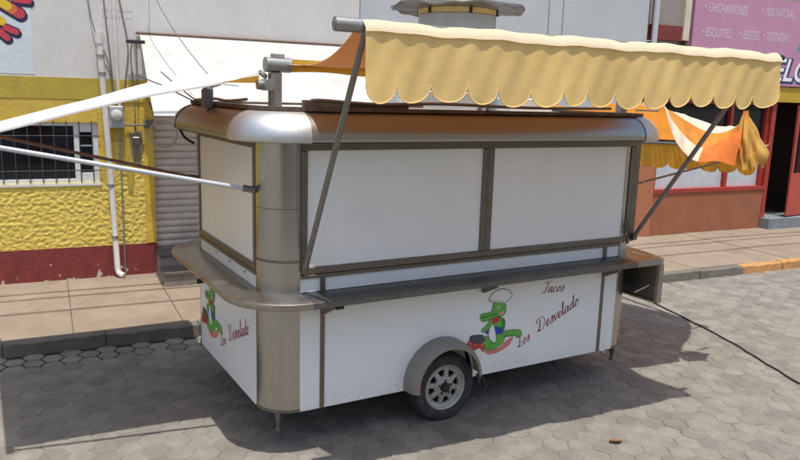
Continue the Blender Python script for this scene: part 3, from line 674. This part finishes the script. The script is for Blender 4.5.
# brackets under the ledge
for x in (.44, 1.97, 3.43):
    MB().prism([(x-.014, -.008, 1.234), (x-.014, -.20, 1.234), (x-.014, -.20, 1.205), (x-.014, -.03, 1.12), (x-.014, -.008, 1.12)], (.028, 0, 0)).build('bracket', 'steel_dark', ct)
mb = MB(); mb.prism([(-.008, 1.15, 1.234), (-.2, 1.15, 1.234), (-.2, 1.15, 1.215), (-.008, 1.15, 1.14)], (0, .028, 0)); mb.build('bracket', 'steel_dark', ct)
for x, y in ((.49, -.205), (-.24, .95)): MB().tube([(x-.03, y, 1.222), (x+.03, y, 1.222)], .02, 10).build('latch', 'black', ct)
# hanging side leaf at the right end
sl = MB().box(CL+.085, CL+.11, -.20, .75, .86, 1.233).build('side_leaf', 'steel_dark', ct)
MB().box(CL+.06, CL+.125, -.245, -.2, .84, 1.234).build('leaf_post', 'counter', sl, bevel=.005); MB().box(CL+.06, CL+.125, -.2, .78, .835, .86).build('leaf_rail', 'counter', sl, bevel=.004)
MB().bar((CL-.05, -.05, .92), (CL+.08, -.12, 1.0), .012, .012).build('leaf_stay', 'white_pole', sl)
# wheels with fender
def wheel(yface, sgn):
    t = MB(); c = (WX, yface, WR)
    prof = [(.205, .0), (.225, -.012), (.262, -.016), (.290, -.006), (.303, .015), (.306, .045), (.306, .12), (.303, .15), (.29, .17), (.26, .18), (.205, .17), (.19, .14), (.19, .03)]
    t.lathe([(r, h*sgn) for r, h in prof+[prof[0]]], c, 'y', 48); t.fc = t.fc[:-2]; t.mi = t.mi[:-2]
    ty = t.build('wheel', 'tyre', ct, smooth=True)
    rim = MB(); rim.lathe([(r, h*sgn) for r, h in ((.206, .02), (.212, .004), (.203, -.002), (.192, .012), (.185, .028), (.172, .034), (.165, .036))], c, 'y', 48); rim.fc = rim.fc[:-2]; rim.mi = rim.mi[:-2]
    # eight-spoke disc with wedge holes
    n = 8; yo = lambda h: c[1]+h*sgn
    P = lambda r, a, h: (c[0]+r*math.cos(a), yo(h), c[2]+r*math.sin(a))
    for k in range(n):
        a0 = 2*math.pi*k/n+.2; st = 2*math.pi/n
        hw_in, hw_out = .30*st, .33*st                      # half-angles of the hole
        o_, i_ = .150, .095
        q = lambda r, a, h: rim.vert(*P(r, a, h))
        A = [q(.166, a0-st/2, .036), q(.166, a0, .036), q(.166, a0+st/2, .036)]
        h1 = q(o_, a0-hw_out, .030); h2 = q(o_, a0+hw_out, .030); h3 = q(i_, a0+hw_in*.55, .020); h4 = q(i_, a0-hw_in*.55, .020); hm = q(o_+.004, a0, .031)
        B = [q(.075, a0-st/2, .012), q(.075, a0, .012), q(.075, a0+st/2, .012)]
        rim.face(A[0], A[1], hm, h1); rim.face(A[1], A[2], h2, hm); rim.face(h2, A[2], B[2], h3); rim.face(A[0], h1, h4, B[0]); rim.face(h4, h3, B[2], B[1], B[0])
        for a, b, (ra, aa), (rb, ab) in ((h1, hm, (o_, a0-hw_out), (o_+.004, a0)), (hm, h2, (o_+.004, a0), (o_, a0+hw_out)), (h2, h3, (o_, a0+hw_out), (i_, a0+hw_in*.55)), (h3, h4, (i_, a0+hw_in*.55), (i_, a0-hw_in*.55)), (h4, h1, (i_, a0-hw_in*.55), (o_, a0-hw_out))):
            rim.face(a, b, q(rb, ab, .045), q(ra, aa, .045))
    rim.lathe([(r, h*sgn) for r, h in ((.075, .012), (.07, .006), (.05, .004), (.048, .02))], c, 'y', 24)
    rb = rim.build('rim', 'rim', ty, recalc=False)
    MB().lathe([(r, h*sgn) for r, h in ((.18, .10), (.18, .11), (.02, .112))], c, 'y', 24).build('drum', 'rim_dark', ty)
    MB().lathe([(r, h*sgn) for r, h in ((.042, .02), (.042, -.012), (.034, -.026), (.02, -.03))], c, 'y', 20).build('hub', 'black', ty, smooth=True)
    for k in range(5):
        a = 2*math.pi*k/5+.3
        MB().lathe([(.009, .008*sgn), (.009, -.01*sgn)], (c[0]+.06*math.cos(a), c[1], c[2]+.06*math.sin(a)), 'y', 6).build('lug_nut', 'black', ty)
wheel(-.015, 1); wheel(CW+.015, -1)
# fender: bent strip standing out from the panel, with a rolled lip
fm = MB(); n = 22
def arc(r, y, x0=-1): return [(1.556+r*math.cos(t), y, .405+r*math.sin(t)) for t in [math.radians(188-186*i/n) for i in range(n+1)]]
rows = [arc(.366, .0), arc(.364, -.07), arc(.355, -.12), arc(.338, -.155), arc(.314, -.17), arc(.306, -.165), arc(.328, -.145), arc(.344, -.11), arc(.353, -.06), arc(.355, .0)]
ids = [[fm.vert(*p) for p in r] for r in rows]
for a, b in zip(ids, ids[1:]+ids[:1]):
    for j in range(n): fm.face(a[j], a[j+1], b[j+1], b[j])
fm.face(*[r[0] for r in ids]); fm.face(*[r[-1] for r in ids][::-1])
fo = fm.build('fender', flat('fender_paint', (.24, .225, .20)), ct, smooth=True)
MB().tube(arc(.310, -.168), .009, 8).build('fender_lip', flat('rusty_lip', (.30, .22, .15)), fo, smooth=True)
wm = MB(); rows = [arc(.352, .03), arc(.352, .34)]; ids = [[wm.vert(*p) for p in r] for r in rows]
for j in range(n): wm.face(ids[0][j], ids[0][j+1], ids[1][j+1], ids[1][j])
wm.build('wheel_well', 'chassis', fo, smooth=True); MB().box(WX-.42, WX+.36, .34, .36, ZB, .79).build('well_back', 'chassis', fo)
MB().bar((WX+.36, -.01, .37), (WX+.36, -.01, .26), .04, .02, (0, 1, 0)).build('mud_flap', 'black', fo)
# chassis, axle, stabiliser legs
for y in (.35, CW-.35): MB().box(.2, CL-.2, y-.03, y+.03, ZB-.07, ZB+.0).build('chassis_beam', 'chassis', ct)
MB().tube([(WX, .15, WR), (WX, CW-.15, WR)], .03, 10).build('axle', 'chassis', ct)
for x, y in ((.13, .13), (CL-.13, .1), (.13, CW-.13), (CL-.13, CW-.13)):
    l_ = MB().lathe([(.03, .18), (.028, .09), (.016, .07), (.014, .02), (.024, .012), (.024, 0)], (x, y, .17), 'z', 12).build('stabiliser_leg', 'steel_dark', ct, smooth=True)
MB().bar((2.9, .12, ZB-.01), (2.96, -.0, .22), .03, .02).build('chassis_stub', 'chassis', ct); MB().bar((2.05, .1, ZB), (2.08, .02, .2), .03, .02).build('chassis_stub', 'chassis', ct)
# awning posts on the roof
def post(x, y, h):
    p = MB().box(x-.04, x+.04, y-.04, y+.04, 2.668, h).build('awning_post', 'galv', ct, bevel=.004)
    MB().box(x-.07, x+.07, y-.07, y+.07, 2.669, 2.682).build('post_foot', 'galv', p)
    return p
PF = post(.135, .2, 2.93); PR = post(3.70, .2, 2.93); PB = post(.135, 1.98, 2.93)
MB().tube([(.06, .2, 2.985), (.25, .2, 2.985)], .055, 14).build('clamp', 'galv', PF, smooth=True); MB().tube([(.0, .2, 2.84), (.11, .2, 2.84)], .035, 12).build('clamp', 'galv', PF, smooth=True)
MB().box(.11, .20, .17, .23, 3.03, 3.065).build('clamp_cap', 'galv', PF, bevel=.004); MB().tube([(.07, .12, 2.84), (.07, .28, 2.84)], .042, 12).build('clamp', 'galv', PF, smooth=True)
MB().tube([(3.62, .2, 2.985), (3.78, .2, 2.985)], .055, 14).build('clamp', 'galv', PR, smooth=True)
# ---- front awning
A0, A1 = Vector((.10, -.88, 3.2)), Vector((3.95, -1.2, 3.19))
FA = MB().tube([A0, A1], .032, 12).build('front_awning', 'grey_pole', ct, smooth=True)
MB().tube([A0+Vector((.005, 0, 0)), A0+Vector((.17, -.014, 0))], .044, 14).build('pole_sleeve', 'galv', FA, smooth=True)
MB().tube([A1, A1+Vector((.06, -.005, 0))], .025, 10).build('pole_end', 'black', FA, smooth=True)
Rb = (Vector((.20, .2, 2.99)), Vector((3.72, .2, 2.99)))
def canopy(u, v, dz=0):
    t = .045+.95*u
    a = Rb[0].lerp(Rb[1], u); b = A0.lerp(A1, t)+Vector((0, 0, .030))
    p = a.lerp(b, v); p.z -= .10*math.sin(math.pi*v)*(.75+.25*math.cos(u*2*math.pi)); p.x += (.045*math.sin(math.pi*v) if u < .01 else 0)
    p.z += .008*math.sin(u*40)*math.sin(math.pi*v) + dz
    return p
MB().grid(lambda u, v: canopy(u, v, .004), 60, 14).build('canopy_top', 'canvas_top', FA, smooth=True, recalc=False); MB().grid(lambda u, v: canopy(u, v, 0), 60, 14).build('canopy_underside', 'canvas_under', FA, smooth=True, recalc=False)
# rear sleeve of the canopy wrapped round the roof pole
MB().tube([(.12, .2, 2.99), (3.76, .2, 2.99)], .024, 10).build('rear_pole', 'galv', FA, smooth=True)
MB().grid(lambda u, v: (.24+3.44*u, .165+.012*math.sin(u*50), 3.03-.095*v+.01*math.sin(u*23)*v), 60, 3).build('rear_sleeve', 'canvas_mustard', FA, smooth=True, recalc=False)
for t, x in ((.055, .285), (.955, 3.78)):
    MB().tube([(x, -.03, 1.50), A0.lerp(A1, t)], .021, 10).build('strut', 'grey_pole', FA, smooth=True)
    MB().box(x-.025, x+.025, -.05, -.005, 1.46, 1.52).build('strut_foot', 'steel_dark', FA, bevel=.004)
FB = [.0453, .0987, .1634, .2313, .2924, .3605, .4274, .4836, .5538, .6172, .6833, .744, .7987, .8667, .9224, .9924]
HEM = [(.02, .034), (-.012, .035), (-.032, .022), (-.050, .003), (-.064, -.014), (-.072, -.036)]
def hem(u, v):
    t = FB[0]+(FB[-1]-FB[0])*u; p = A0.lerp(A1, t); y, z = HEM[int(round(v*5))]
    sag = .005*math.sin(u*31)+.003*math.sin(u*77)
    return (p.x, p.y+y, p.z+z+sag)
MB().grid(hem, 90, 5).build('hem', 'canvas_hem', FA, smooth=True, recalc=False)
def flap(t0, t1, k, top=.02, bot=None, name='flap', m_='canvas_tan', P0=A0, P1=A1, par=FA, dy=-.060, out=Vector((0, -1, 0)), hang=.43, phase=0):
    def fn(u, v):
        t = t0+(t1-t0)*u; p = P0.lerp(P1, t); e = abs(2*u-1)
        h = hang+.010*math.sin(t*23+phase)-(.045*max(0, t-.5)*2 if not phase else 0)
        L = h*(.745+.255*math.sqrt(max(0, 1-e**2.1)))
        q_ = t*15
        dd = -dy + v*(.010*math.sin(q_*2.1+.6)+.004*math.sin(q_*4.3+1.1)+.006*math.cos(2*math.pi*u)) + .008*v*v*math.sin(q_*1.3) + .004*math.sin(q_*9+6*v)*(1-v*.4)
        q = p+out*dd; return (q.x, q.y, p.z-top-L*v)
    mb = MB(); mb.grid(fn, 16, 12); ob = mb.build(name, m_, par, smooth=True, recalc=False)
    # stitched edge binding along the scallop
    st = [fn(u/16, 1.0) for u in range(17)]
    MB().tube([Vector(q)+out*.001 for q in st], .0045, 5).build('binding', 'canvas_tan_edge' if m_ == 'canvas_tan' else m_, ob)
    return ob
for k in range(15): flap(FB[k], FB[k+1], k)
# ---- left awning
LAf = [(.06, .24, 2.93), (-.184, .30, 2.85), (-.378, .33, 2.803), (-.667, .38, 2.745), (-1.048, .44, 2.649), (-1.644, .52, 2.479), (-1.85, .55, 2.44)]
LAb = [(.06, 2.72, 2.93), (-.2, 2.73, 2.86), (-.45, 2.75, 2.785), (-.75, 2.78, 2.685), (-1.1, 2.82, 2.585), (-1.587, 2.88, 2.44), (-1.85, 2.90, 2.365)]
lf, lb_ = smooth_path(LAf, 5), smooth_path(LAb, 5); NL = len(lf)-1
def lawn(u, v, dz=0):
    i = min(NL, int(round(u*NL))); p = lf[i].lerp(lb_[i], v); p.z += dz-.04*math.sin(math.pi*v)*math.sin(math.pi*u)*.3; return p
LA = MB().tube([(-1.86, .45, 2.425), (-1.86, 3.0, 2.36)], .03, 12).build('left_awning', 'grey_pole', ct, smooth=True)
MB().grid(lambda u, v: lawn(u, v, .004), NL, 16).build('canopy_top', 'canvas_white', LA, smooth=True, recalc=False); MB().grid(lambda u, v: lawn(u, v), NL, 16).build('canopy_underside', 'canvas_under', LA, smooth=True, recalc=False)
MB().grid(lambda u, v: (lawn(u*.82+.18, 0).x, lawn(u*.82+.18, 0).y-.004, lawn(u*.82+.18, 0).z+.012-.014*v), NL, 3).build('hem', 'canvas_white', LA, smooth=True, recalc=False)
MB().grid(lambda u, v: (-.235+.256*u, .29-.07*u, 2.847+.061*u-.057*u*v), 8, 4).build('root_flap', 'canvas_mustard', LA, smooth=True, recalc=False)
MB().tube([(.06, .2, 2.90), (.06, .3, 2.93)], .02, 10).build('inner_stub', 'galv', LA, smooth=True)
MB().tube([(-.01, .264, 2.064), (-1.86, .5, 2.42)], .017, 10).build('strut', 'white_pole', LA, smooth=True); MB().tube([(-.01, 1.86, 1.975), (-1.86, 2.3, 2.4)], .015, 10).build('strut', 'brown_pole', LA, smooth=True)
for y, z in ((.264, 2.064), (1.86, 1.975)): MB().tube([(.0, y, z), (-.09, y+.012, z+.018)], .026, 10).build('strut_socket', 'steel_dark', LA, smooth=True)
# ---- right awning, slumped and bundled
rails = [
 [(3.90, -.15, 2.766), (3.88, -.25, 2.585), (3.90, -.33, 2.432), (4.03, -.38, 2.303), (4.168, -.4, 2.254), (4.375, -.42, 2.262), (4.63, -.45, 2.211)],
 [(4.088, .05, 2.80), (4.184, .0, 2.655), (4.324, -.05, 2.499), (4.515, -.08, 2.38), (4.665, -.12, 2.371), (4.796, -.22, 2.468), (4.831, -.35, 2.664)],
 [(4.20, .27, 2.79), (4.45, .23, 2.72), (4.70, .2, 2.61), (4.95, .2, 2.526), (5.168, .2, 2.494), (5.191, .05, 2.535), (4.993, -.25, 2.652)],
 [(4.25, .6, 2.79), (4.65, .55, 2.74), (5.05, .52, 2.67), (5.38, .5, 2.60), (5.596, .5, 2.557), (5.75, .38, 2.56), (5.60, .1, 2.60)],
 [(4.2, 1.95, 2.74), (4.6, 1.95, 2.58), (5.0, 1.95, 2.46), (5.4, 1.97, 2.38), (5.7, 1.9, 2.34), (5.95, 1.2, 2.34), (6.0, .5, 2.34)]]
RL = [smooth_path(r, 5) for r in rails]
RA = MB().tube([(6.0, .2, 2.33), (6.1, 2.05, 2.26)], .024, 10).build('right_awning', 'grey_pole', ct, smooth=True)
RA['label'] = 'slumped orange side awning with bundled corner'
def strip(i, j, n=6, bow=.02):
    a, b = RL[i], RL[j]
    def fn(u, v):
        k = min(len(a)-1, int(round(u*(len(a)-1)))); p = a[k].lerp(b[k], v)
        p.z += bow*math.sin(math.pi*v)+.010*math.sin(k*1.3+v*4)*math.sin(math.pi*v); p.y += .01*math.sin(k*.9)
        return p
    return MB().grid(fn, len(a)-1, n)
n_front = strip(0, 1)
# front fall: cream on the cart side, orange near the knot
cut = 4
def part_strip(i, j, k0, k1, name, m_, bow=.02, n=6):
    a, b = RL[i][k0:k1+1], RL[j][k0:k1+1]
    def fn(u, v):
        k = min(len(a)-1, int(round(u*(len(a)-1)))); p = a[k].lerp(b[k], v); kk = k+k0
        p.z += bow*math.sin(math.pi*v)+.012*math.sin(kk*1.3+v*4)*math.sin(math.pi*v); p.y += .012*math.sin(kk*.9+v*5)*math.sin(math.pi*v); p.z += .022*math.sin(v*9+kk*.35)*math.sin(math.pi*v)
        return p
    return MB().grid(fn, len(a)-1, n).build(name, m_, RA, smooth=True, recalc=False)
part_strip(0, 1, 0, 19, 'front_fall', 'canvas_cream'); part_strip(0, 1, 19, 30, 'front_fall', 'canvas_red', .05)
part_strip(1, 2, 0, 30, 'canopy_fold', 'canvas_orange', -.05); part_strip(2, 3, 0, 30, 'canopy_fold', 'canvas_cream', .0); part_strip(3, 4, 0, 30, 'canopy_fold', 'canvas_orange', -.04, 10)
# knotted bundle hanging from the corner
def bundle(u, v):
    a = 2*math.pi*u; top = Vector((4.85, -.35, 2.70)); bot = Vector((4.84, -.43, 2.20))
    c = top.lerp(bot, v); r = .03+.175*min(1, v*1.25)**.8*(1-.25*max(0, v-.75)/.25)
    r *= 1+.20*math.sin(a*5+v*3)+.13*math.sin(a*9-v*5+1)+.07*math.sin(a*17+v*9); r *= 1-.18*math.sin(v*9+a*2)*v
    return (c.x+r*1.0*math.cos(a)+.09*v, c.y+r*.55*math.sin(a), c.z+.03*math.sin(a*3)*v)
MB().grid(bundle, 72, 16).build('bundle', mat('bundle_canvas', (.66, .40, .10), .75, var=.16, scale=7, bump=.3, bscale=18, translucent=((.8, .42, .08), .3), spec=.2), RA, smooth=True, recalc=False)
MB().grid(lambda u, v: (4.85+.05*math.cos(6.283*u)*(1-.6*v), -.35+.05*math.sin(6.283*u)*(1-.6*v), 2.62+.12*v+.012*math.sin(u*19)), 24, 5).build('knot', 'canvas_orange', RA, smooth=True, recalc=False)
MB().grid(lambda u, v: (5.10+.22*u, -.34+.05*v, 2.46-.05*u-.13*v*(1-u*.5)+.02*math.sin(u*7)), 8, 4).build('loose_corner', 'canvas_cream', RA, smooth=True, recalc=False)
O0, O1 = Vector((6.0, .22, 2.32)), Vector((6.1, 2.05, 2.25))
for k in range(7): flap(k/7, (k+1)/7, k, .0, None, 'flap', 'canvas_mustard', O0, O1, RA, -.02, Vector((-.99, .05, 0)), .31, 1)
MB().tube([(CL-.02, .2, 1.96), (5.98, .3, 2.25)], .012, 8).build('strut', 'brown_pole', RA, smooth=True)
MB().tube([(4.0, 0, 2.72), (3.9, .2, 2.72)], .01, 6).build('tie', 'cable', RA)
# ---- roof vent and clutter
vt = MB().lathe([(.37, 0), (.37, .88), (.36, .885)], (2.26, 1.0, 2.668), 'z', 40).build('roof_vent', 'galv_lit', ct, smooth=True)
MB().lathe([(.376, 3.553), (.376, 3.60), (.35, 3.61)], (2.26, 1.0, 0), 'z', 40).build('vent_collar', 'collar', vt, smooth=True)
mb = MB(); nv = 48; rings = []
for r, z in ((.0, 3.607), (.40, 3.602), (.625, 3.60), (.64, 3.615), (.625, 3.63), (.42, 3.67), (.2, 3.69), (.0, 3.695)):
    rings.append([mb.vert(2.26+max(r, .001)*math.cos(2*math.pi*j/nv), 1.0+max(r, .001)*math.sin(2*math.pi*j/nv), z+(.012*math.sin(j*.8)+.01*math.sin(j*1.9) if r > .6 else 0)) for j in range(nv)])
for a, b in zip(rings, rings[1:]):
    for j in range(nv): mb.face(a[j], a[(j+1) % nv], b[(j+1) % nv], b[j])
mb.build('vent_cap', 'steel_dark', vt, smooth=True)
for k in range(6):
    a = k*math.pi/3+.25; MB().box(2.26+.378*math.cos(a)-.012, 2.26+.378*math.cos(a)+.012, 1.0+.378*math.sin(a)-.012, 1.0+.378*math.sin(a)+.012, 3.55, 3.605).build('cap_bracket', 'black', vt)
MB().box(1.35, 2.2, .38, .75, 2.668, 2.84).build('roof_box', 'greypanel', ct, bevel=.01); MB().box(2.45, 2.95, .35, .7, 2.668, 2.80).build('roof_box', 'panel', ct, bevel=.01)
MB().bar((1.95, .15, 2.69), (2.45, .55, 2.95), .03, .03).build('roof_stay', 'white_pole', ct); MB().bar((.62, .12, 2.70), (1.2, .10, 2.70), .07, .03).build('roof_angle', 'steel_dark', ct)
MB().tube(smooth_path([(.35, .06, 2.72), (.42, .05, 2.74), (.9, .05, 2.72), (1.5, .04, 2.735), (2.4, .05, 2.72), (3.4, .05, 2.73)], 5), .013, 8).build('gas_pipe', 'galv', ct, smooth=True)
MB().box(.9, 1.35, .09, .5, 2.70, 2.725).build('roof_board', 'panel', ct); MB().box(.3, .6, .05, .09, 2.69, 2.74).build('roof_angle', 'galv', ct)
MB().tube(smooth_path([(-.05, 1.75, 2.70), (.0, 1.3, 2.72), (-.01, .9, 2.71), (.02, .5, 2.73)], 5), .012, 8).build('gas_pipe', 'galv', ct, smooth=True)
rf = MB().box(-.14, -.06, 1.12, 1.20, 2.64, 2.80).build('roof_clamp', flat('blue_grey_clamp', (.16, .20, .24)), ct, bevel=.01)
MB().tube(smooth_path([(-.1, 1.16, 2.80), (-.14, 1.2, 2.86), (-.06, 1.16, 2.82), (.0, 1.1, 2.84)], 5), .006, 6).build('wire_curl', 'galv', rf)
for q in ([(-.1, 1.5, 2.68), (-.3, 1.9, 2.82), (-.45, 2.2, 2.9)], [(-.06, 1.6, 2.68), (-.18, 2.0, 2.85), (-.2, 2.4, 2.95)]): MB().tube(q, .006, 6).build('guy_wire', 'grille', ct)
MB().tube(smooth_path([(-.17, 1.9, 2.47), (-.12, 1.88, 2.36), (-.03, 1.88, 2.30)], 5), .012, 6).build('roof_cable', 'black', ct)
MB().tube(smooth_path([(-.21+.13*math.cos(t), 2.33, 2.36+.13*math.sin(t)) for t in [2*math.pi*k/16 for k in range(17)]], 2), .010, 8, False).build('cable_coil', 'white_pole', ct, smooth=True)
# ---- painted artwork on the panels
ART = {
 'fire': [(.016, .146), (.054, .197), (.081, .162), (.195, .148), (.232, .113), (.216, .057), (.174, .098), (.125, .11), (.071, .064), (.029, .093)],
 'rug': [(.238, .076), (.379, .071), (.464, .128), (.547, .157), (.511, .087), (.45, .054), (.343, .024), (.253, .035)],
 'pot': [(.058, .226), (.129, .232), (.207, .215), (.219, .167), (.192, .145), (.077, .169)],
 'hat': [(.25, .554), (.295, .601), (.371, .625), (.46, .605), (.503, .561), (.49, .526), (.438, .499), (.425, .488), (.271, .521)],
 'tail': [(.398, .223), (.568, .222), (.626, .204), (.639, .169), (.595, .135), (.564, .166), (.422, .17)],
 'legs': [(.234, .211), (.285, .162), (.34, .126), (.354, .21), (.419, .203), (.446, .139), (.378, .083), (.301, .067), (.222, .089), (.226, .147)],
 'torso': [(.281, .374), (.339, .377), (.43, .338), (.44, .271), (.419, .217), (.35, .218), (.317, .264)],
 'vest': [(.306, .285), (.418, .258), (.419, .207), (.34, .208), (.318, .247)], 'vest2': [(.252, .292), (.272, .278), (.248, .221), (.224, .244)],
 'belly': [(.285, .309), (.316, .288), (.348, .178), (.336, .13), (.275, .172), (.261, .239)],
 'arm': [(.273, .351), (.3, .323), (.259, .269), (.203, .247), (.18, .27), (.228, .305)],
 'scarf': [(.282, .362), (.329, .374), (.383, .355), (.358, .323), (.304, .314)],
 'head': [(.293, .493), (.33, .507), (.42, .485), (.442, .45), (.432, .395), (.408, .373), (.339, .374), (.263, .355), (.197, .345), (.163, .373), (.168, .416), (.23, .42), (.287, .433)],
 'shade_back': [(.395, .34), (.43, .332), (.437, .27), (.42, .222), (.405, .25), (.412, .30)], 'shade_tail': [(.43, .178), (.56, .172), (.592, .143), (.565, .160), (.50, .168)],
 'band': [(.273, .520), (.425, .488), (.428, .500), (.278, .534)], 'nostril': [(.178, .405), (.19, .408), (.19, .398), (.180, .396)], 'teeth': [(.20, .386), (.26, .389), (.30, .395), (.262, .380), (.205, .377)],
 'fire2': [(.03, .10), (.05, .17), (.075, .12), (.10, .15), (.12, .115), (.16, .14), (.19, .10), (.15, .105), (.11, .09), (.07, .085)],
 'cheek': [(.357, .404), (.404, .423), (.416, .397), (.388, .379)], 'mouth': [(.175, .392), (.26, .396), (.337, .407), (.342, .397), (.265, .381), (.181, .377)],
 'eye': [(.337, .471), (.364, .474), (.377, .45), (.354, .44)], 'eye2': [(.352, .466), (.368, .464), (.369, .448), (.354, .45)]}
ACOL = dict(shade_back='croc_dark', shade_tail='croc_dark', band='croc_grey', nostril='croc_line', teeth='croc_white', fire2='croc_red', fire='croc_fire', rug='croc_rug', pot='croc_pot', hat='croc_white', tail='croc_green', legs='croc_green', torso='croc_green', vest='croc_blue', vest2='croc_blue', belly='croc_white',
            arm='croc_green', scarf='croc_red', head='croc_green', cheek='croc_pink', mouth='croc_dark', eye='croc_white', eye2='croc_line')
def closed_smooth(pts, n=4):
    N = len(pts); out = []
    P = [Vector((a, b, 0)) for a, b in pts]
    for i in range(N):
        p0, p1, p2, p3 = P[i-1], P[i], P[(i+1) % N], P[(i+2) % N]
        for k in range(n):
            t = k/n; q = .5*((2*p1)+(p2-p0)*t+(2*p0-5*p1+4*p2-p3)*t*t+(3*p1-p0-3*p2+p3)*t**3); out.append((q.x, q.y))
    return out
GL = {
 'T': ([[(-.1, 1.7), (.15, 2.05), (.6, 1.95), (1.1, 2.05), (1.5, 2.2)], [(.75, 1.95), (.68, 1.2), (.45, .25), (.1, -.02), (-.15, .2)]], 1.15),
 'L': ([[(1.0, 1.55), (1.15, 1.95), (.85, 2.15), (.6, 1.7), (.55, .9), (.35, .2), (.05, .05), (.0, .28), (.35, .22), (.8, -.05), (1.15, .15)]], 1.2),
 'D': ([[(.55, 1.85), (.5, 1.0), (.3, .2), (.0, .05), (.1, .3), (.6, -.02), (1.2, .25), (1.5, 1.1), (1.2, 1.85), (.5, 2.1), (-.1, 1.8), (-.15, 1.45)]], 1.75),
 'a': ([[(.8, .85), (.5, 1.0), (.12, .55), (.25, .02), (.6, .3), (.85, .98)], [(.85, .98), (.75, .2), (.95, .02), (1.15, .3)]], 1.12),
 'c': ([[(.7, .78), (.5, 1.0), (.12, .55), (.3, .0), (.65, .1), (.95, .4)]], .92),
 'o': ([[(.5, 1.0), (.12, .55), (.3, .0), (.7, .4), (.6, .95), (.5, 1.0), (.7, .8), (1.0, .85)]], .95),
 's': ([[(-.05, .15), (.3, .6), (.5, 1.1), (.62, .6), (.55, .1), (.3, -.02), (.1, .15)]], .78),
 'e': ([[(-.05, .3), (.4, .5), (.62, .8), (.45, 1.0), (.15, .55), (.3, .0), (.6, .05), (.9, .4)]], .85),
 'v': ([[(-.05, .7), (.15, 1.0), (.28, .5), (.32, .02), (.65, .4), (.7, .95), (.95, .85)]], .92),
 'l': ([[(-.05, .3), (.35, 1.2), (.5, 1.95), (.35, 2.1), (.25, 1.4), (.22, .4), (.4, .0), (.65, .35)]], .62),
 'd': ([[(.8, .85), (.5, 1.0), (.12, .55), (.25, .02), (.6, .3), (.9, 1.1), (1.0, 2.05)], [(.98, 2.0), (.8, .5), (.9, .02), (1.15, .3)]], 1.12)}
def lettering(word, u0, w0, ang, size, place, par, name):
    mb = MB(); x = 0; ca_, sa_ = math.cos(ang), math.sin(ang)
    for ch in word:
        st, adv = GL[ch]
        for s_ in st:
            pth = smooth_path([(x+a+.28*b, b, 0) for a, b in s_], 6); prev = None
            for k, p in enumerate(pth):
                d = (pth[min(k+1, len(pth)-1)]-pth[max(k-1, 0)]).normalized(); nrm = Vector((-d.y, d.x, 0))
                wd = .042+.078*abs(d.y)*(1 if d.y < 0 else .35); 
                L_, R2 = p+nrm*wd, p-nrm*wd
                pr = [mb.vert(*place(u0+(q.x*ca_-q.y*sa_)*size, w0+(q.x*sa_+q.y*ca_)*size, .0015)) for q in (L_, R2)]
                if prev: mb.face(prev[0], prev[1], pr[1], pr[0])
                prev = pr
        x += adv
    return mb.build(name, 'letter_red', par, recalc=False)
def artwork(place, par):
    mb = MB(); names = list(ART); cols = ['croc_line'] + sorted(set(ACOL.values())-{'croc_line'})
    for i, k in enumerate(names):
        pts = closed_smooth(ART[k]); c = (sum(p[0] for p in pts)/len(pts), sum(p[1] for p in pts)/len(pts)); h = .0009+.0004*i
        if k in ('hat', 'head', 'torso', 'tail', 'legs', 'belly', 'arm', 'pot'):
            mb.cm = 0; n = len(pts); o = []
            for j in range(n):
                d = Vector((pts[(j+1) % n][0]-pts[j-1][0], pts[(j+1) % n][1]-pts[j-1][1])); d = d.normalized() if d.length > 1e-6 else Vector((1, 0))
                o.append((pts[j][0]+d.y*.0, pts[j][1]))
            # thin dark outline as a ribbon
            for j in range(n):
                a, b = Vector(pts[j]), Vector(pts[(j+1) % n]); d = (b-a)
                if d.length < 1e-6: continue
                q = Vector((-d.y, d.x)).normalized()*(.0034 if k == 'hat' else .0022)
                mb.face(*[mb.vert(*place(p.x, p.y, h+.0002)) for p in (a+q, a-q, b-q, b+q)])
        mb.cm = cols.index(ACOL[k]); mb.face(*[mb.vert(*place(a, b, h)) for a, b in pts])
    o = mb.build('painted_emblem', cols, par, recalc=False); o['label'] = 'painted green crocodile cook in white hat beside a pot'
    lettering('Los', .61, .035, .41, .052, place, par, 'painted_lettering'); lettering('Desvelado', .84, .155, .41, .060, place, par, 'painted_lettering')
    lettering('Tacos', .865, .53, -.03, .052, place, par, 'painted_lettering')
artwork(lambda u, w_, h: (1.80+u, -h, .50+w_), lp)
lpl = [o for o in ct.children if o.name.startswith('lower_panel')][3]
artwork(lambda u, w_, h: (-h, 1.87-u*1.08, .50+w_*1.04), lpl)

# ================================================================== SMALL THINGS ON THE ROAD
rp = [(6.75, 2.6), (6.51, 2.173), (6.2, 1.2), (5.89, .26), (5.62, -.35), (5.349, -.965), (5.0, -1.75), (4.7, -2.5), (4.2, -3.6)]
tag(MB().tube([(x+.008*math.sin(i*1.7), y,   .012) for i, (x, y) in enumerate([tuple(p)[:2] for p in smooth_path([(a, b, 0) for a, b in rp], 6)])], .0095, 8).build('rope', 'black', smooth=True), 'long dark rope lying straight across the pavers right of the cart', 'rope')
mb = MB()
mb.grid(lambda u, v: (2.60+.12*u, -1.0-.035*u+(v-.5)*.06*math.sin(math.pi*min(1, u*1.02+.0)), .012+.012*abs(v-.5)*2+.008*math.sin(u*5)), 10, 4)
tag(mb.build('dead_leaf', 'leaf', smooth=True, recalc=False), 'curled brown dead leaf on the sunlit pavers in front of the cart', 'leaf')
